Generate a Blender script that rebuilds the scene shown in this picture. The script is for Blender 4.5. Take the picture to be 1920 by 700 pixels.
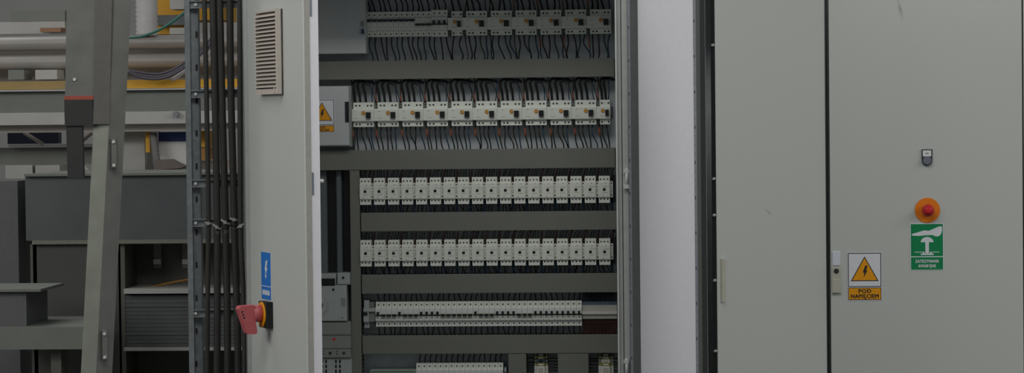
import bpy, math, random
from mathutils import Matrix, Vector
random.seed(7)
scn = bpy.context.scene
COL = scn.collection
for o in list(bpy.data.objects): bpy.data.objects.remove(o)

# ------------------------------------------------------------------ camera
F = 5000.0                                  # focal length in pixels of a 1920 wide frame
YAW, PITCH, ROLL = math.radians(4.0), math.radians(1.5), math.radians(0.62)
CAM = Vector((0.55, -8.1, 1.62))
cy, sy, cp, sp, cr, sr = math.cos(YAW), math.sin(YAW), math.cos(PITCH), math.sin(PITCH), math.cos(ROLL), math.sin(ROLL)
Ry = Matrix(((cy, 0, sy), (0, 1, 0), (-sy, 0, cy)))
Rx = Matrix(((1, 0, 0), (0, cp, -sp), (0, sp, cp)))
Rz = Matrix(((cr, sr, 0), (-sr, cr, 0), (0, 0, 1)))
RR = Rz @ Rx @ Ry                           # (right, down, forward) -> camera
def w(v): return Vector((v[0], v[2], -v[1]))
right, down, fwd = w(RR[0]), w(RR[1]), w(RR[2])
cd = bpy.data.cameras.new('camera'); cam = bpy.data.objects.new('camera', cd); COL.objects.link(cam)
M = Matrix.Identity(4)
for i in range(3):
    M[i][0] = right[i]; M[i][1] = -down[i]; M[i][2] = -fwd[i]; M[i][3] = CAM[i]
cam.matrix_world = M
cd.sensor_width = 36; cd.lens = F * 36 / 1920; cd.clip_end = 200; cd.clip_start = .1
scn.camera = cam

# ------------------------------------------------------------------ light
wd = bpy.data.worlds.new('hall_light'); scn.world = wd; wd.use_nodes = True
bg = wd.node_tree.nodes['Background']; bg.inputs[0].default_value = (.93, .97, 1, 1); bg.inputs[1].default_value = .13
def area(name, loc, rot, sx, sy_, e, c=(1, .98, .95)):
    l = bpy.data.lights.new(name, 'AREA'); l.shape = 'RECTANGLE'; l.size = sx; l.size_y = sy_; l.energy = e; l.color = c
    o = bpy.data.objects.new(name, l); o.location = loc; o.rotation_euler = rot; COL.objects.link(o)
area('hall_light_front', (-.5, -2.1, 3.45), (math.radians(26), 0, 0), 3.6, .8, 40)
area('hall_light_left', (-6.2, -3.6, 3.9), (math.radians(20), math.radians(-60), 0), 2, 4.5, 125)
area('hall_light_right', (6.4, -3.4, 3.9), (math.radians(20), math.radians(58), 0), 2, 4.5, 118)
area('hall_light_back', (-3.5, 2.2, 6.2), (0, 0, 0), 4, 4, 100)
vs = scn.view_settings; vs.view_transform = 'Standard'; vs.look = 'None'; vs.gamma = 1; vs.use_curve_mapping = False; vs.exposure = 0.0

# ------------------------------------------------------------------ measuring helpers
def ray(px, py):
    return (right * ((px - 960) / F) + down * ((py - 350) / F) + fwd)
def U(px, py, Y):
    d = ray(px, py); t = (Y - CAM.y) / d.y
    p = CAM + d * t; return p.x, p.z
def X(px, py, Y): return U(px, py, Y)[0]
def Z(py, Y, px=900): return U(px, py, Y)[1]
def Zrow(l, r, Y):          # mean height of an edge seen at two ends
    return (U(l[0], l[1], Y)[1] + U(r[0], r[1], Y)[1]) / 2
def onplane(px, py, p0, n):
    d = ray(px, py); t = (p0 - CAM).dot(n) / d.dot(n); return CAM + d * t
def swing(px, hx, hy, W, near=True):
    """angle of the direction from hinge (hx,hy) to the free edge seen at column px, leaf width W"""
    d = ray(px, 350); ox, oy = CAM.x - hx, CAM.y - hy
    a = d.x * d.x + d.y * d.y; b = 2 * (ox * d.x + oy * d.y); c = ox * ox + oy * oy - W * W
    t = (-b - math.sqrt(max(0, b * b - 4 * a * c))) / (2 * a)
    return math.atan2(CAM.y + d.y * t - hy, CAM.x + d.x * t - hx)

# ------------------------------------------------------------------ materials
def lin(c):
    c = c / 255; return c / 12.92 if c <= .04045 else ((c + .055) / 1.055) ** 2.4
def rgb(r, g, b): return (lin(r), lin(g), lin(b), 1)
MATS = {}
def mat(name, col, rough=.5, metal=0, var=.06, scale=60, bump=0, bscale=400, spec=.5):
    if name in MATS: return MATS[name]
    m = bpy.data.materials.new(name); m.use_nodes = True; nt = m.node_tree; N = nt.nodes; L = nt.links
    b = N['Principled BSDF']; b.inputs['Roughness'].default_value = rough; b.inputs['Metallic'].default_value = metal
    b.inputs['Specular IOR Level'].default_value = spec
    tc = N.new('ShaderNodeTexCoord')
    nz = N.new('ShaderNodeTexNoise'); nz.inputs['Scale'].default_value = scale; nz.inputs['Detail'].default_value = 4
    L.new(tc.outputs['Object'], nz.inputs['Vector'])
    mp = N.new('ShaderNodeMapRange'); mp.inputs[1].default_value = .3; mp.inputs[2].default_value = .7
    mp.inputs[3].default_value = 1 - var; mp.inputs[4].default_value = 1 + var
    L.new(nz.outputs[0], mp.inputs[0])
    mx = N.new('ShaderNodeMix'); mx.data_type = 'RGBA'; mx.blend_type = 'MULTIPLY'; mx.inputs[0].default_value = 1
    mx.inputs[6].default_value = col; L.new(mp.outputs[0], mx.inputs[7])
    L.new(mx.outputs[2], b.inputs['Base Color'])
    if bump:
        n2 = N.new('ShaderNodeTexNoise'); n2.inputs['Scale'].default_value = bscale; n2.inputs['Detail'].default_value = 2
        L.new(tc.outputs['Object'], n2.inputs['Vector'])
        bp = N.new('ShaderNodeBump'); bp.inputs['Strength'].default_value = bump; bp.inputs['Distance'].default_value = .001
        L.new(n2.outputs[0], bp.inputs['Height']); L.new(bp.outputs[0], b.inputs['Normal'])
    MATS[name] = m; return m
def smudge(m, loc, rotz, sx, sz, col, amt):
    """a scuff with its own outline, in the object's own x/z coordinates"""
    nt = m.node_tree; N = nt.nodes; L = nt.links; b = N['Principled BSDF']
    src = b.inputs['Base Color'].links[0].from_socket
    tc = N.new('ShaderNodeTexCoord'); mp = N.new('ShaderNodeMapping'); mp.vector_type = 'TEXTURE'
    mp.inputs['Location'].default_value = loc; mp.inputs['Rotation'].default_value = (0, rotz, 0); mp.inputs['Scale'].default_value = (sx, 1, sz)
    L.new(tc.outputs['Object'], mp.inputs[0])
    g = N.new('ShaderNodeTexGradient'); g.gradient_type = 'QUADRATIC_SPHERE'; L.new(mp.outputs[0], g.inputs[0])
    mu = N.new('ShaderNodeMath'); mu.operation = 'MULTIPLY'; mu.inputs[1].default_value = amt; L.new(g.outputs[1], mu.inputs[0])
    mx = N.new('ShaderNodeMix'); mx.data_type = 'RGBA'; mx.inputs[7].default_value = col
    L.new(mu.outputs[0], mx.inputs[0]); L.new(src, mx.inputs[6]); L.new(mx.outputs[2], b.inputs['Base Color'])

POWDER = mat('powder_coat_grey', rgb(196, 200, 196), .42, var=.035, scale=260, bump=.25, bscale=500)
POWDER_B = mat('powder_coat_grey_hinged', rgb(196, 200, 196), .42, var=.035, scale=260, bump=.25, bscale=500)
POWDER_C = mat('powder_coat_grey_scuffed', rgb(196, 200, 196), .42, var=.035, scale=260, bump=.25, bscale=500)
DOORIN = mat('door_inner_paint', rgb(222, 223, 229), .5, var=.02, scale=40)
FRAME = mat('frame_steel', rgb(176, 180, 178), .45, .15, var=.06, scale=30)
RIM = mat('bright_steel_edge', rgb(205, 210, 205), .35, .2, var=.04, scale=30)
GALV = mat('galvanised_steel', rgb(140, 146, 148), .42, .45, var=.14, scale=45)
PLATE = mat('zinc_plate', rgb(206, 213, 216), .5, .1, var=.10, scale=25)
DARKSTEEL = mat('dark_matt', rgb(38, 40, 40), .7, var=.05)
RAILM = mat('rail_steel_violet_grey', rgb(140, 142, 150), .5, .1, var=.05, scale=30)
INSIDE = mat('cabinet_inside_paint', rgb(120, 124, 122), .6, var=.04)
DUCT = mat('duct_pvc', rgb(118, 121, 113), .62, var=.03, scale=15)
BREAKER = mat('breaker_plastic', rgb(228, 233, 223), .45, var=.03, scale=90)
BREAKER2 = mat('contactor_plastic', rgb(232, 236, 226), .45, var=.03, scale=90)
LABELW = mat('label_white', rgb(226, 230, 230), .5, var=.03)
SCREW = mat('screw_dark', rgb(52, 56, 52), .5, .3, var=.2)
BLACKP = mat('black_plastic', rgb(20, 21, 24), .4, var=.1)
TOGB = mat('dark_blue_toggle', rgb(28, 30, 42), .4, var=.1)
AMBER = mat('amber_button', rgb(205, 150, 70), .45, var=.06)
WBLK = mat('wire_black', rgb(22, 24, 26), .45, var=.1)
WBLU = mat('wire_blue', rgb(28, 62, 88), .45, var=.1)
WBRN = mat('wire_brown', rgb(66, 30, 24), .45, var=.1)
WGRN = mat('wire_green', rgb(26, 66, 60), .45, var=.1)
SLEEVE = mat('sleeve_orange', rgb(150, 80, 56), .5, var=.15)
MARK = mat('print_grey', rgb(120, 124, 120), .6, var=.1)
PALEBOX = mat('pale_box_paint', rgb(188, 194, 194), .5, var=.03, scale=30)
SWITCHG = mat('switch_grey_plastic', rgb(172, 180, 178), .5, var=.03, scale=60)
SWITCHG2 = mat('switch_mid_grey_plastic', rgb(140, 146, 140), .5, var=.03, scale=60)
YEL = mat('sign_yellow', rgb(232, 158, 8), .45, var=.03)
SWHITE = mat('sign_white', rgb(222, 226, 230), .4, var=.02)
SBLACK = mat('sign_black', rgb(38, 38, 42), .5, var=.03)
SGREEN = mat('sign_green', rgb(0, 134, 80), .45, var=.03)
SBLUE = mat('sign_blue', rgb(36, 118, 205), .45, var=.03)
RED = mat('red_handle_plastic', rgb(192, 96, 100), .5, var=.04)
REDS = mat('red_stop_plastic', rgb(205, 36, 44), .4, var=.04)
ORANGE = mat('orange_disc', rgb(236, 128, 10), .5, var=.03)
VENT = mat('vent_plastic', rgb(196, 188, 178), .5, var=.03)
VENTDARK = mat('vent_filter', rgb(88, 86, 88), .8, var=.1)
BEIGE = mat('lock_beige', rgb(186, 186, 172), .5, var=.04)
CHROME_GLINT = mat('chrome_plate', rgb(238, 243, 255), .2, .3, var=.03)  # white-blue base colour stands in for the bright reflection on the chrome
BTN = mat('button_grey', rgb(120, 128, 138), .4, .2, var=.04)
CABLE = mat('cable_rubber', rgb(48, 48, 46), .55, var=.1, scale=30)
TIE = mat('cable_tie', rgb(150, 152, 148), .6, var=.1)
CONC = mat('concrete_floor', rgb(86, 85, 82), .8, var=.12, scale=4)
WALLM = mat('hall_wall_panel', rgb(150, 150, 148), .8, var=.05, scale=3)
MYEL = mat('machine_yellow', rgb(212, 160, 44), .5, var=.05, scale=12)
MGREY = mat('machine_grey_green', rgb(122, 126, 120), .55, var=.05, scale=12)
MLIGHT = mat('machine_light_grey', rgb(180, 180, 176), .55, var=.05, scale=12)
MCREAM = mat('machine_cream', rgb(190, 182, 174), .5, var=.05, scale=12)
MDARK = mat('machine_dark_grey', rgb(92, 96, 98), .45, var=.10, scale=6)
MDARK2 = mat('machine_charcoal', rgb(96, 96, 90), .7, var=.08, scale=8)
MBLUE = mat('bin_blue', rgb(50, 66, 124), .5, var=.05)
MWHITE = mat('panel_white', rgb(214, 214, 212), .6, var=.03)
PIPE = mat('pipe_light', rgb(158, 155, 151), .4, .1, var=.06, scale=8)
HOSEW = mat('hose_white', rgb(190, 188, 188), .5, var=.04)
HOSEG = mat('hose_green', rgb(50, 108, 100), .45, var=.05)
HOSEP = mat('hose_dark_violet', rgb(74, 70, 80), .45, var=.1)
ALU = mat('ladder_aluminium', rgb(136, 140, 130), .45, .35, var=.10, scale=14)
ALUD = mat('ladder_aluminium_dark', rgb(112, 114, 110), .5, .3, var=.12, scale=14)
LADRED = mat('ladder_red_band', rgb(150, 72, 58), .5, var=.08)
RUBBER = mat('rubber_black', rgb(44, 44, 44), .7, var=.08)
SHEET = mat('sheet_dark', rgb(92, 95, 96), .5, var=.1, scale=10)
TGRN = mat('terminal_green_yellow', rgb(150, 150, 60), .5, var=.1)
TBLU = mat('terminal_blue', rgb(78, 98, 114), .5, var=.1)
TGRY = mat('terminal_grey', rgb(186, 186, 176), .5, var=.06)
TGRYL = mat('terminal_pale', rgb(222, 222, 210), .5, var=.06)
DGREEN = mat('module_pale_green', rgb(158, 178, 166), .5, var=.04)

# ------------------------------------------------------------------ mesh helpers
class MB:
    def __init__(s): s.v = []; s.f = []; s.sm = []
    def add(s, v, f, smooth=False):
        o = len(s.v); s.v += [tuple(p) for p in v]; s.f += [tuple(i + o for i in q) for q in f]; s.sm += [smooth] * len(f); return s
    def box(s, x0, x1, y0, y1, z0, z1, c=0):
        if x0 > x1: x0, x1 = x1, x0
        if y0 > y1: y0, y1 = y1, y0
        if z0 > z1: z0, z1 = z1, z0
        if not c:
            v = [(x, y, z) for z in (z0, z1) for y in (y0, y1) for x in (x0, x1)]
            return s.add(v, [(0, 2, 3, 1), (4, 5, 7, 6), (0, 1, 5, 4), (2, 6, 7, 3), (0, 4, 6, 2), (1, 3, 7, 5)])
        # chamfered towards -y (the front) in x and z
        pr = lambda i, y: [(x0 + i, y, z0 + i), (x1 - i, y, z0 + i), (x1 - i, y, z1 - i), (x0 + i, y, z1 - i)]
        v = pr(c, y0) + pr(0, y0 + c) + pr(0, y1)
        f = [(0, 1, 2, 3), (11, 10, 9, 8)]
        for r in (0, 4):
            for k in range(4):
                a, b = r + k, r + (k + 1) % 4; f.append((a, a + 4, b + 4, b))
        return s.add(v, f)
    def prism_x(s, prof, x0, x1):          # profile (y,z) counter-clockwise seen from +x, extruded along x
        n = len(prof); v = [(x0, y, z) for y, z in prof] + [(x1, y, z) for y, z in prof]
        f = [tuple(range(n - 1, -1, -1)), tuple(range(n, 2 * n))]
        for k in range(n): j = (k + 1) % n; f.append((k, j, n + j, n + k))
        return s.add(v, f)
    def prism_y(s, prof, y0, y1):          # outline (x,z) counter-clockwise seen from the front (-y)
        n = len(prof); v = [(x, y0, z) for x, z in prof] + [(x, y1, z) for x, z in prof]
        f = [tuple(range(n)), tuple(range(2 * n - 1, n - 1, -1))]
        for k in range(n): j = (k + 1) % n; f.append((k, n + k, n + j, j))
        return s.add(v, f)
    def prism_z(s, prof, z0, z1):          # outline (x,y) counter-clockwise seen from above
        n = len(prof); v = [(x, y, z0) for x, y in prof] + [(x, y, z1) for x, y in prof]
        f = [tuple(range(n - 1, -1, -1)), tuple(range(n, 2 * n))]
        for k in range(n): j = (k + 1) % n; f.append((k, j, n + j, n + k))
        return s.add(v, f)
    def disc(s, cx, cz, r, y0, y1, n=12, r2=None):
        r2 = r if r2 is None else r2
        a = [2 * math.pi * k / n for k in range(n)]
        v = [(cx + r2 * math.cos(t), y0, cz + r2 * math.sin(t)) for t in a] + [(cx + r * math.cos(t), y1, cz + r * math.sin(t)) for t in a]
        f = [tuple(range(n)), tuple(range(2 * n - 1, n - 1, -1))]
        o = len(s.v); s.add(v, f)
        s.f += [(o + k, o + n + k, o + n + (k + 1) % n, o + (k + 1) % n) for k in range(n)]; s.sm += [True] * n
        return s
    def tube(s, pts, r, n=6, caps=True):
        pts = [Vector(p) for p in pts]; m = len(pts); vs_ = []; up = Vector((0.31, 1, 0.17)).normalized()
        for i in range(m):
            t = (pts[min(i + 1, m - 1)] - pts[max(i - 1, 0)]).normalized()
            a = t.cross(up)
            if a.length < .05: a = t.cross(Vector((1, 0, 0)))
            a.normalize(); b = t.cross(a); rr = r[i] if isinstance(r, (list, tuple)) else r
            vs_ += [pts[i] + (a * math.cos(2 * math.pi * k / n) + b * math.sin(2 * math.pi * k / n)) * rr for k in range(n)]
        f = []
        for i in range(m - 1):
            for k in range(n):
                j = (k + 1) % n; f.append((i * n + k, i * n + j, (i + 1) * n + j, (i + 1) * n + k))
        o = len(s.v); s.add(vs_, f, True)
        if caps:
            s.f += [tuple(o + k for k in range(n - 1, -1, -1)), tuple(o + (m - 1) * n + k for k in range(n))]; s.sm += [False, False]
        return s
    def build(s, name, material, parent=None, org=(0, 0, 0)):
        me = bpy.data.meshes.new(name); O = Vector(org)
        me.from_pydata([tuple(Vector(p) - O) for p in s.v], [], s.f); me.polygons.foreach_set('use_smooth', s.sm); me.update()
        me.materials.append(material)
        o = bpy.data.objects.new(name, me); COL.objects.link(o)
        if parent: o.parent = parent
        else: o.location = O
        return o
def curve(pts, n=5):
    P = [Vector(p) for p in pts]; out = []
    P = [P[0] * 2 - P[1]] + P + [P[-1] * 2 - P[-2]]
    for i in range(1, len(P) - 2):
        for k in range(n):
            t = k / n; a, b, c, d = P[i - 1], P[i], P[i + 1], P[i + 2]
            out.append(.5 * ((2 * b) + (c - a) * t + (2 * a - 5 * b + 4 * c - d) * t * t + (3 * b - a - 3 * c + d) * t ** 3))
    out.append(P[-2]); return out
def tag(o, label, cat, group=None, kind=None):
    o['label'] = label
    if cat: o['category'] = cat
    if group: o['group'] = group
    if kind: o['kind'] = kind
    return o
def thing(name, loc, label, cat, group=None, rz=0):
    o = bpy.data.objects.new(name, None); COL.objects.link(o); o.location = loc; o.rotation_euler = (0, 0, rz); o.empty_display_size = .05
    return tag(o, label, cat, group)
def stuff(o): o['kind'] = 'stuff'; return o
def dup(root, loc, label=None, group=None):
    r = root.copy(); COL.objects.link(r); r.location = loc
    if label: r['label'] = label
    if group: r['group'] = group
    for ch in list(root.children):
        c = ch.copy(); COL.objects.link(c); c.parent = r
        for g in list(ch.children):
            d = g.copy(); COL.objects.link(d); d.parent = c
    return r
def text_mesh(name, body, size, loc, material, parent, align='CENTER', bold=0.0, sx=1.0):
    cu = bpy.data.curves.new(name, 'FONT'); cu.body = body; cu.size = size; cu.align_x = align; cu.align_y = 'CENTER'; cu.space_character = 1.12; cu.resolution_u = 3
    tmp = bpy.data.objects.new('tmp', cu); COL.objects.link(tmp); bpy.context.view_layer.update()
    me = bpy.data.meshes.new_from_object(tmp.evaluated_get(bpy.context.evaluated_depsgraph_get()))
    bpy.data.objects.remove(tmp); bpy.data.curves.remove(cu)
    mb = MB()                                    # three shifted strokes make the heavy face of the print
    for k, (sxx, szz) in enumerate(((-bold, 0), (bold, 0), (0, bold * .6), (0, -bold * .6))):
        mb.add([(v.co.x * sx + loc[0] + sxx, loc[1] - k * .00004, v.co.y + loc[2] + szz) for v in me.vertices], [tuple(p.vertices) for p in me.polygons])
    bpy.data.meshes.remove(me); me = bpy.data.meshes.new(name); me.from_pydata(mb.v, [], mb.f); me.update(); me.materials.append(material)
    o = bpy.data.objects.new(name, me); COL.objects.link(o); o.parent = parent; return o

# ------------------------------------------------------------------ setting
tag(MB().box(-9, 5, -9.5, 7.2, -.1, 0).build('floor', CONC), 'bare concrete floor of the factory hall', 'floor', kind='structure')
tag(MB().box(-9, 5, 7.0, 7.2, 0, 7).build('wall_back', WALLM), 'pale panelled wall at the far end of the hall', 'wall', kind='structure')

# ------------------------------------------------------------------ cabinets
YP = .515                      # mounting plate
TOPZ, BOTZ = 2.12, .12
xl1 = X(456, 350, 0); xr1 = X(1194, 350, 0); xr2 = X(1552, 350, 0); xr3 = X(1919.2, 350, 0); xr4 = xr3 + .6
def cabinet(name, x0, x1, label, backmat=INSIDE):
    t = thing(name, ((x0 + x1) / 2, .3, 0), label, 'cabinet', 'switch cabinets standing side by side'); O = t.location.copy()
    def P(nm, mb, m): return mb.build(nm, m, t, O)
    P('plinth', MB().box(x0, x1, .02, .6, 0, BOTZ), DARKSTEEL)
    P('side_panel', MB().box(x0, x0 + .004, .02, .6, BOTZ, TOPZ), INSIDE)
    P('side_panel', MB().box(x1 - .004, x1, .02, .6, BOTZ, TOPZ), INSIDE)
    P('back_panel', MB().box(x0 + .004, x1 - .004, .594, .6, BOTZ, TOPZ), INSIDE)
    P('top_panel', MB().box(x0 + .004, x1 - .004, .02, .594, TOPZ - .004, TOPZ), POWDER)
    P('bottom_panel', MB().box(x0 + .004, x1 - .004, .02, .594, BOTZ, BOTZ + .004), INSIDE)
    P('header_rail', MB().box(x0 + .004, x1 - .004, .02, .06, TOPZ - .05, TOPZ - .004), FRAME)
    return t, O, P
c1, O1, P1 = cabinet('switch_cabinet', xl1, xr1, 'wide open two-door switch cabinet filled with rows of breakers and wiring ducts')
c2, O2, P2 = cabinet('switch_cabinet', xr1 + .002, xr2 - .001, 'grey switch cabinet with its door half open showing a dark slit')
c3, O3, P3 = cabinet('switch_cabinet', xr2 + .001, xr3 - .001, 'closed grey switch cabinet carrying the emergency stop and warning signs')
c4, O4, P4 = cabinet('switch_cabinet', xr3 + .001, xr4, 'closed grey switch cabinet beside the one with the emergency stop')
# cabinet 1: plate and frame posts
P1('mounting_plate', MB().box(xl1 + .03, xr1 - .03, YP, YP + .003, BOTZ + .06, TOPZ - .06), PLATE)
P1('frame_post', MB().box(xl1 + .004, xl1 + .03, .02, .06, BOTZ, TOPZ - .05), FRAME)
pxr = lambda p: X(p, 350, 0)
rim = P1('frame_post', MB().box(pxr(1158.6), pxr(1166), .004, .075, BOTZ, TOPZ - .05)
   .box(pxr(1166), pxr(1168), .022, .075, BOTZ, TOPZ - .05).box(pxr(1168), pxr(1178.5), .002, .03, BOTZ, TOPZ - .05)
   .box(pxr(1178.5), xr1 - .004, .02, .04, BOTZ, TOPZ - .05), FRAME)
MB().box(pxr(1155.8), pxr(1158.6), -.004, .03, BOTZ, TOPZ - .05).build('sealing_rim', RIM, rim, O1)
# mounting strip with screws on the right wall of cabinet 1
ms = P1('side_mounting_strip', MB().box(xr1 - .034, xr1 - .028, .16, .50, BOTZ + .05, TOPZ - .06), GALV)
for py in (28, 60, 163, 198, 229, 263, 274):
    xx, zz = U(1153.2, py, .34); MB().disc(xr1 - .064, zz, .0045, .335, .345, 8, .003).box(xr1 - .066, xr1 - .036, .34, .344, zz - .002, zz + .002).build('screw', RIM, ms, O1)
for py in (355, 471):
    xx, zz = U(1157, py, .3); MB().box(xr1 - .060, xr1 - .036, .30, .33, zz - .012, zz + .012).build('bracket', RIM, ms, O1)
# cabinet 2 dark interior plate
P2('mounting_plate', MB().box(xr1 + .03, xr2 - .03, YP, YP + .003, BOTZ + .06, TOPZ - .06), PLATE)
P2('frame_post', MB().box(xr1 + .006, xr1 + .03, .02, .06, BOTZ, TOPZ - .05), FRAME)
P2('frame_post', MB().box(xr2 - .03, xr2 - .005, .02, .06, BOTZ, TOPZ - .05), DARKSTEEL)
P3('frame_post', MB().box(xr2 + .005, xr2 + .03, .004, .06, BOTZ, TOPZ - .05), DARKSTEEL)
P3('frame_post', MB().box(xr3 - .03, xr3 - .005, .004, .06, BOTZ, TOPZ - .05), FRAME)

DZ0, DZ1 = BOTZ + .01, TOPZ - .012
TH = .020
def leaf(parent, O, hx, hy, ang, W, side, pm, im, dark_strips=False, e=(.022, .022), TH=TH):
    """side=+1: leaf runs along local +x from the hinge; local +y is the inner side"""
    x0, x1 = (0, W) if side > 0 else (-W, 0)
    mb = MB().box(x0, x1, 0, .002, DZ0, DZ1, .0015)
    mb.box(x0, x0 + .0015, .002, TH, DZ0, DZ1).box(x1 - .0015, x1, .002, TH, DZ0, DZ1)
    mb.box(x0 + .0015, x1 - .0015, .002, TH, DZ0, DZ0 + .0015).box(x0 + .0015, x1 - .0015, .002, TH, DZ1 - .0015, DZ1)
    d = mb.build('door', pm, parent)
    d.location = Vector((hx, hy, 0)) - O; d.rotation_euler = (0, 0, ang)
    if dark_strips: MB().box(x0 - .0008, x0, .0015, TH + .004, DZ0 + .004, DZ1 - .004).build('edge_dark_strip', DARKSTEEL, d)  # thin dark strip over the leaf's free edge
    MB().box(x0 + .004, x1 - .004, .002, .0035, DZ0 + .004, DZ1 - .004).build('door_inner_face', im, d)
    for k, (a, b) in enumerate(((x0 + e[0], x0 + e[0] + .018), (x1 - .018 - e[1], x1 - e[1]))):
        MB().box(a, b, .0035, .030, DZ0 + .03, DZ1 - .03).build('perforated_rail', RAILM, d)
        if dark_strips: MB().box(a - .0006, a, .004, .0285, DZ0 + .03, DZ1 - .03).build('rail_side_shade', mat('rail_shade_grey', rgb(84, 88, 86), .7), d)  # thin dark strip paints the shade on the rail's side face
        hb = MB(); z = DZ0 + .055; i = 0
        while z < DZ1 - .05:
            s_ = (.0032, .0045) if i % 4 == 0 else (.0014, .0017)
            hb.box((a + b) / 2 - s_[0], (a + b) / 2 + s_[0], .0298, .0302, z - s_[1], z + s_[1]); z += .025; i += 1
        stuff(hb.build('rail_holes', DARKSTEEL, d))
    return d
# leaf frames
def leaf_matrix(hx, hy, ang): return Matrix.Translation((hx, hy, 0)) @ Matrix.Rotation(ang, 4, 'Z')
WL = .575
hxl, hyl = X(468, 350, -.002), -.002
aL = swing(572, hxl, hyl, WL)                     # direction of local +x
dL = leaf(c1, O1, hxl, hyl, aL, WL, 1, POWDER_B, DOORIN)
ML = leaf_matrix(hxl, hyl, aL)
hxr, hyr = X(1192, 350, -.004), -.004
aR = swing(1325, hxr, hyr, WL) - math.pi          # local -x points to the free edge
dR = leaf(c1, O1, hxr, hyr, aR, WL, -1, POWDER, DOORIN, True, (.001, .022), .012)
hx2, hy2 = X(1548.6, 350, -.02), -.02
a2 = swing(1343.5, hx2, hy2, .565) - math.pi
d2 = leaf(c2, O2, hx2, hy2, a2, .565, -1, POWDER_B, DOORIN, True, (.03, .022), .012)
M2 = leaf_matrix(hx2, hy2, a2)
x3a, x3b = X(1556, 350, -.02), X(1917.6, 350, -.02)
d3 = leaf(c3, O3, x3b, -.02, 0, x3b - x3a, -1, POWDER_C, DOORIN)
x4a = X(1920.4, 350, -.02)
d4 = leaf(c4, O4, x4a, -.02, 0, .59, 1, POWDER, DOORIN)
print('angles', [round(math.degrees(a), 1) for a in (aL, aR, a2)])
# scuffs on doors
xs, zs = U(1688, 18, -.02); smudge(POWDER_C, (xs - x3b, 0, zs), math.radians(-13), .010, .05, rgb(96, 98, 92), .55)
xs, zs = U(1772, 205, -.02)
p = onplane(1441, 398, Vector((hx2, hy2, 0)), M2.to_3x3() @ Vector((0, 1, 0))); q = M2.inverted() @ p
smudge(POWDER_B, (q.x, 0, q.z), math.radians(25), .035, .007, rgb(140, 112, 104), .5)
p = onplane(498, 466, Vector((hxl, hyl, 0)), ML.to_3x3() @ Vector((0, 1, 0)))
# hinges of cabinet 1's right leaf
for py in (333, 690, -30):
    xx, zz = U(1175.5, py, -.01)
    h = P1('hinge', MB().tube([(xx, -.008, zz - .028), (xx, -.008, zz + .028)], .0055, 10), RIM)
    MB().box(xx - .009, xx + .006, -.014, .002, zz + .013, zz + .024).box(xx - .009, xx + .006, -.014, .002, zz - .034, zz - .022).build('hinge_knuckle', RIM, h, O1)
# left leaf edge: lock rod rail, latch, roller
MB().box(WL - .020, WL - .002, TH, .046, DZ0 + .02, DZ1 - .02).build('edge_rail', DOORIN, dL)
MB().box(WL, WL + .0006, .003, TH, DZ0 + .004, DZ1 - .004).build('edge_strip', mat('edge_strip_grey', rgb(156, 156, 150), .6), dL)  # thin strip, greyer than the door paint, along the free edge
Ninv = ML.inverted()
def on_leaf(px, py, off=0):
    n = ML.to_3x3() @ Vector((0, 1, 0)); return Ninv @ onplane(px, py, Vector((hxl, hyl, 0)) + n * off, n)
zl = on_leaf(582, 344, .03).z
MB().box(WL - .003, WL + .0008, .022, .0265, zl - .032, zl + .032).build('latch_plate', BTN, dL)
zl = U(597, 340, -.5)[1]
MB().tube([(WL - .010, .046, zl), (WL - .010, .058, zl)], .006, 10).build('latch_roller', RIM, dL)
zl = on_leaf(581, 8, .03).z
MB().box(WL - .003, WL + .0008, .022, .027, zl - .035, zl + .035).build('latch_plate', BTN, dL)
# door locks
def lock(d, cx, zt, zm, zb, xw, plain=False):
    MB().box(cx - xw, cx + xw, -.006, 0, zb, zm, .001).build('lock_body', BEIGE, d)
    if plain: return
    MB().box(cx - xw, cx + xw, -.009, -.006, zb, zb + (zm - zb) * .52, .001).build('lock_cover', BEIGE, d)
    MB().disc(cx, zm - .012, .0075, -.008, -.006, 14).build('key_barrel', SCREW, d)
zt, zm, zb = Z(472, -.02, 1568), Z(501, -.02, 1568), Z(549.5, -.02, 1568)
cx3 = X(1568, 500, -.02) - x3b
lock(d3, cx3, zt, zm, zb, .0135)
MB().box(cx3 - .0115, cx3 + .0115, -.004, 0, zt - .042, zt, .001).build('chrome_plate', CHROME_GLINT, d3)['label'] = 'shiny chrome plate above the lock'
n2 = M2.to_3x3() @ Vector((0, 1, 0))
qa = M2.inverted() @ onplane(1356.5, 487, Vector((hx2, hy2, 0)), n2); qb = M2.inverted() @ onplane(1356.5, 567, Vector((hx2, hy2, 0)), n2)
lock(d2, qa.x - .006, qa.z, qa.z, qb.z, .0095, True)
MB().box(qa.x - .014, qa.x + .008, -.006, 0, qa.z, qa.z + .004).build('lock_bolt', RIM, d2)
for py in (335, 525, 85, 403, 657):
    zz = U(1343, py, -.45)[1]
    MB().tube([(-.5655, .006, zz), (-.572, .006, zz)], .004, 8).build('lock_tongue', RIM, d2)

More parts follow.
